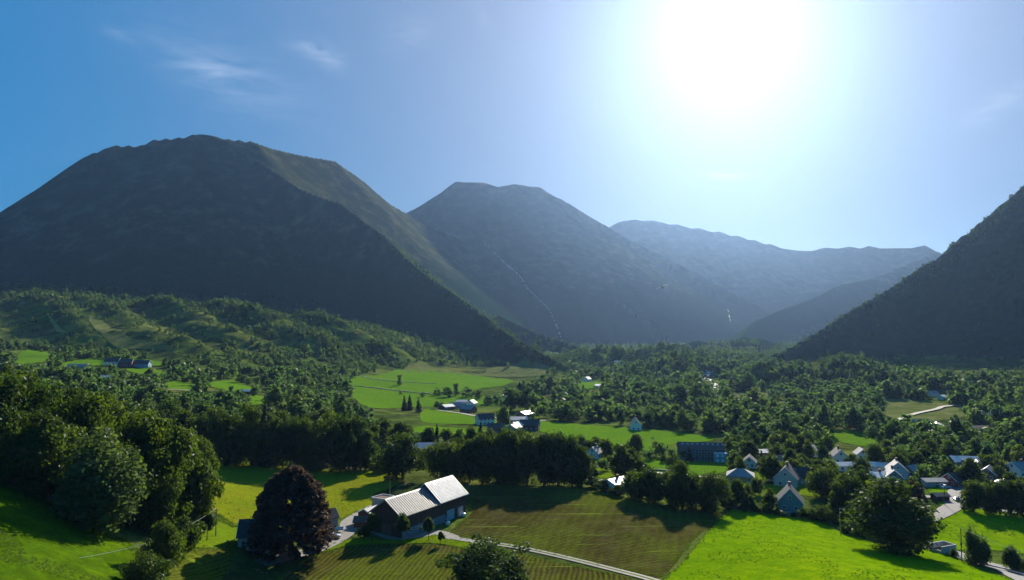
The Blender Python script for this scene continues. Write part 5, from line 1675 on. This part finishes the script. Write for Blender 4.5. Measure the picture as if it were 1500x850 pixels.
# rough grass along the margins of fields, lanes and yards
def margin(pix, every, spread, hr, closed=True):
    out = []
    n = len(pix)
    for a_, b_ in zip(range(n), list(range(1, n)) + [0]):
        if (b_ == 0 and not closed) or pix[a_][1] > 856 or pix[b_][1] > 856: continue
        A_, B_ = np.array(tuple(ground(*pix[a_]))[:2]), np.array(tuple(ground(*pix[b_]))[:2])
        L = np.linalg.norm(B_ - A_)
        for _ in range(max(1, int(L / every))):
            c = A_ + (B_ - A_) * rng.uniform() + rng.normal(0, spread, 2)
            h = rng.uniform(*hr)
            out.append((0, c[0], c[1], zat(*c) + .45, h * rng.uniform(1.0, 2.2), h, rng.uniform(0, 6.28)))
    return out
def tuft_arrays(seed):
    rg = np.random.default_rng(seed)
    n = 16
    th = rg.uniform(0, 6.28, n)
    base = np.stack([rg.normal(0, .22, n), rg.normal(0, .22, n), np.zeros(n)], 1)
    tip = base + np.stack([np.cos(th) * .35, np.sin(th) * .35, rg.uniform(.5, 1.0, n)], 1)
    sd = np.stack([-np.sin(th), np.cos(th), np.zeros(n)], 1) * .09
    V = np.stack([base - sd, base + sd, tip + sd * .4, tip - sd * .4], 1).reshape(-1, 3)
    return V, np.arange(4 * n).reshape(n, 4), rg.uniform(size=n)
tf = []
for k in ('front_right', 'plough', 'plough_low', 'plough_patch', 'yellow', 'left', 'verge_front', 'yard_grass', 'right_meadow', 'corner_lawn'):
    tf += margin(FIELDS[k][2], .7, .45, (.15, .45))
def tufts_in(key, n, hr):
    poly = np.array(FIELDS[key][2], float)
    out = []
    lo, hi = poly.min(0), np.minimum(poly.max(0), (1510, 856))
    while len(out) < n:
        px, py = rng.uniform(max(lo[0], -10), min(hi[0], 1510)), rng.uniform(lo[1], hi[1])
        if not bool(inpoly(np.array([px]), np.array([py]), poly)[0]): continue
        g = ground(px, py)
        if float(fbm(np.array([g.x / 14]), np.array([g.y / 14]), 91, 3)[0]) < .08: continue
        h = rng.uniform(*hr)
        out.append((0, g.x, g.y, g.z + .45, h * rng.uniform(1.2, 2.6), h, rng.uniform(0, 6.28)))
    return out
tf += tufts_in('left', 700, (.12, .3)) + tufts_in('front_right', 1200, (.1, .3)) + tufts_in('yellow', 500, (.15, .35)) + tufts_in('yard_grass', 400, (.2, .5)) + tufts_in('right_meadow', 300, (.2, .4))
TINY_, TINY = TINY, [tuft_arrays(5)]
M['tuft'] = leaf_mat('grass_tuft', (.065, .125, .004), (.13, .22, .006), .45)
bake('rough_grass', tf, M['tuft'])
TINY = TINY_
# ------------------------------------------------------------------ light, sky, haze
sun = bpy.data.lights.new('sun', 'SUN')
sun.energy, sun.angle, sun.color = 5.0, R(.5), (1.0, .94, .84)
suno = bpy.data.objects.new('sun', sun)
COL.objects.link(suno)
suno.rotation_euler = (-SUNV).to_track_quat('-Z', 'Y').to_euler()
suno.location = (600, 1500, 1500)

W = bpy.data.worlds.new('World')
S.world = W
W.use_nodes = True
nt = W.node_tree
bg = nt.nodes['Background']
sky = nt.nodes.new('ShaderNodeTexSky')
sky.sky_type = 'NISHITA'
sky.sun_disc = False
sky.sun_elevation = SUN_EL
sky.sun_rotation = SUN_AZ
sky.altitude = 100
sky.air_density, sky.dust_density, sky.ozone_density = SKY_AIR, SKY_DUST, SKY_OZ = 1.0, .1, 3.0
tc = nt.nodes.new('ShaderNodeTexCoord')
nrm = N(nt, 'ShaderNodeVectorMath', operation='NORMALIZE')
nt.links.new(tc.outputs['Generated'], nrm.inputs[0])
dt = N(nt, 'ShaderNodeVectorMath', operation='DOT_PRODUCT')
nt.links.new(nrm.outputs[0], dt.inputs[0])
dt.inputs[1].default_value = SUNV
cosg = math_n(nt, 'MAXIMUM', dt.outputs['Value'], 0.0)
# aureole of the sun in the hazy air
glow = math_n(nt, 'ADD', math_n(nt, 'MULTIPLY', math_n(nt, 'POWER', cosg, 360.0), 1.0), math_n(nt, 'MULTIPLY', math_n(nt, 'POWER', cosg, 5.5), 2.5))
glow = math_n(nt, 'ADD', glow, math_n(nt, 'MULTIPLY', math_n(nt, 'POWER', cosg, 22.0), .9))
glc = N(nt, 'ShaderNodeVectorMath', operation='SCALE')
glc.inputs[0].default_value = (1.16, .70, .22)
nt.links.new(glow, glc.inputs['Scale'])
gm = nt.nodes.new('ShaderNodeGamma')
gm.inputs['Gamma'].default_value = .12
nt.links.new(sky.outputs[0], gm.inputs[0])
skc = mixc(nt, 1.0, gm.outputs[0], (.02, 1.74, 4.2), 'MULTIPLY')
tot = N(nt, 'ShaderNodeVectorMath', operation='ADD')
nt.links.new(skc, tot.inputs[0])
nt.links.new(glc.outputs[0], tot.inputs[1])
# thin cirrus, placed by azimuth and elevation
sp = nt.nodes.new('ShaderNodeSeparateXYZ')
nt.links.new(nrm.outputs[0], sp.inputs[0])
azn = math_n(nt, 'ARCTAN2', sp.outputs[0], sp.outputs[1])
eln = math_n(nt, 'ARCSINE', sp.outputs[2])
cmb = nt.nodes.new('ShaderNodeCombineXYZ')
nt.links.new(azn, cmb.inputs[0])
nt.links.new(eln, cmb.inputs[1])
cl_total = None
for (px, py, wx, wy, rot, k) in [(330, 112, 105, 42, 18, .45), (300, 90, 60, 20, 15, .3), (458, 71, 38, 13, 10, .5), (480, 85, 30, 18, 30, .3), (600, 48, 40, 22, -20, .28), (708, 30, 10, 16, -30, .22), (1068, 256, 34, 8, 5, .4), (1465, 150, 44, 16, -25, .35), (175, 52, 22, 8, 15, .22)]:
    dx, dy, dz = pdir(px, py)
    az, el = math.atan2(dx, dy), math.atan2(dz, math.hypot(dx, dy))
    mp = nt.nodes.new('ShaderNodeMapping')
    mp.vector_type = 'TEXTURE'
    mp.inputs['Location'].default_value = (az, el, 0)
    mp.inputs['Rotation'].default_value = (0, 0, R(-rot))
    mp.inputs['Scale'].default_value = (wx / FPX, wy / FPX, 1)
    nt.links.new(cmb.outputs[0], mp.inputs[0])
    ln = N(nt, 'ShaderNodeVectorMath', operation='LENGTH')
    nt.links.new(mp.outputs[0], ln.inputs[0])
    g = math_n(nt, 'MULTIPLY', math_n(nt, 'EXPONENT', math_n(nt, 'MULTIPLY', math_n(nt, 'POWER', ln.outputs['Value'], 2.0), -1.3)), k)
    cl_total = g if cl_total is None else math_n(nt, 'ADD', cl_total, g)
mpn = nt.nodes.new('ShaderNodeMapping')
mpn.inputs['Rotation'].default_value = (0, 0, R(16))
mpn.inputs['Scale'].default_value = (9, 34, 1)
nt.links.new(cmb.outputs[0], mpn.inputs[0])
wn = noise(nt, mpn.outputs[0], 1.6, 6, .55, .6)
mrc = nt.nodes.new('ShaderNodeMapRange')
mrc.inputs['From Min'].default_value, mrc.inputs['From Max'].default_value = .30, .85
nt.links.new(wn, mrc.inputs[0])
cf = math_n(nt, 'MULTIPLY', cl_total, mrc.outputs[0])
cadd = N(nt, 'ShaderNodeVectorMath', operation='SCALE')
cadd.inputs[0].default_value = (4.2, 4.0, 3.7)
nt.links.new(cf, cadd.inputs['Scale'])
tot2 = N(nt, 'ShaderNodeVectorMath', operation='ADD')
nt.links.new(tot.outputs[0], tot2.inputs[0])
nt.links.new(cadd.outputs[0], tot2.inputs[1])
nt.links.new(tot2.outputs[0], bg.inputs['Color'])
bg.inputs['Strength'].default_value = .05

# air: one even box of haze round the camera and the whole scene
hb = MB().box(-9500, 9500, -150, 9300, float(GZ.min()) - 1.0, float(GZ.max()) + 15.0)
hm = bpy.data.materials.new('haze_air')
hm.use_nodes = True
hn = hm.node_tree
hn.nodes.remove(hn.nodes['Principled BSDF'])
# even clear air (blue, scattering all round) and even fine vapour (whitish, scattering forward)
pv = []
for colr, dens, aniso in [((.08, .43, 1.0, 1), 3.7e-5, 0.0), ((1.0, .80, .70, 1), 1.35e-5, .84)]:
    v_ = hn.nodes.new('ShaderNodeVolumePrincipled')
    v_.inputs['Color'].default_value = colr
    v_.inputs['Density'].default_value = dens
    v_.inputs['Absorption Color'].default_value = (1, 1, 1, 1)
    v_.inputs['Anisotropy'].default_value = aniso
    pv.append(v_)
ad = hn.nodes.new('ShaderNodeAddShader')
hn.links.new(pv[0].outputs[0], ad.inputs[0])
hn.links.new(pv[1].outputs[0], ad.inputs[1])
hn.links.new(ad.outputs[0], hn.nodes['Material Output'].inputs['Volume'])
tag(hb.obj('haze', hm), kind='stuff')

S.view_settings.view_transform = 'Standard'
S.view_settings.look = 'None'
S.view_settings.gamma = 1.0
S.view_settings.use_curve_mapping = False
S.view_settings.exposure = 1.0
c = S.cycles
c.max_bounces, c.diffuse_bounces, c.glossy_bounces, c.transmission_bounces, c.volume_bounces, c.transparent_max_bounces = 5, 3, 2, 3, 0, 6
c.use_denoising = True
c.sample_clamp_indirect = 4.0
c.caustics_reflective = c.caustics_refractive = False
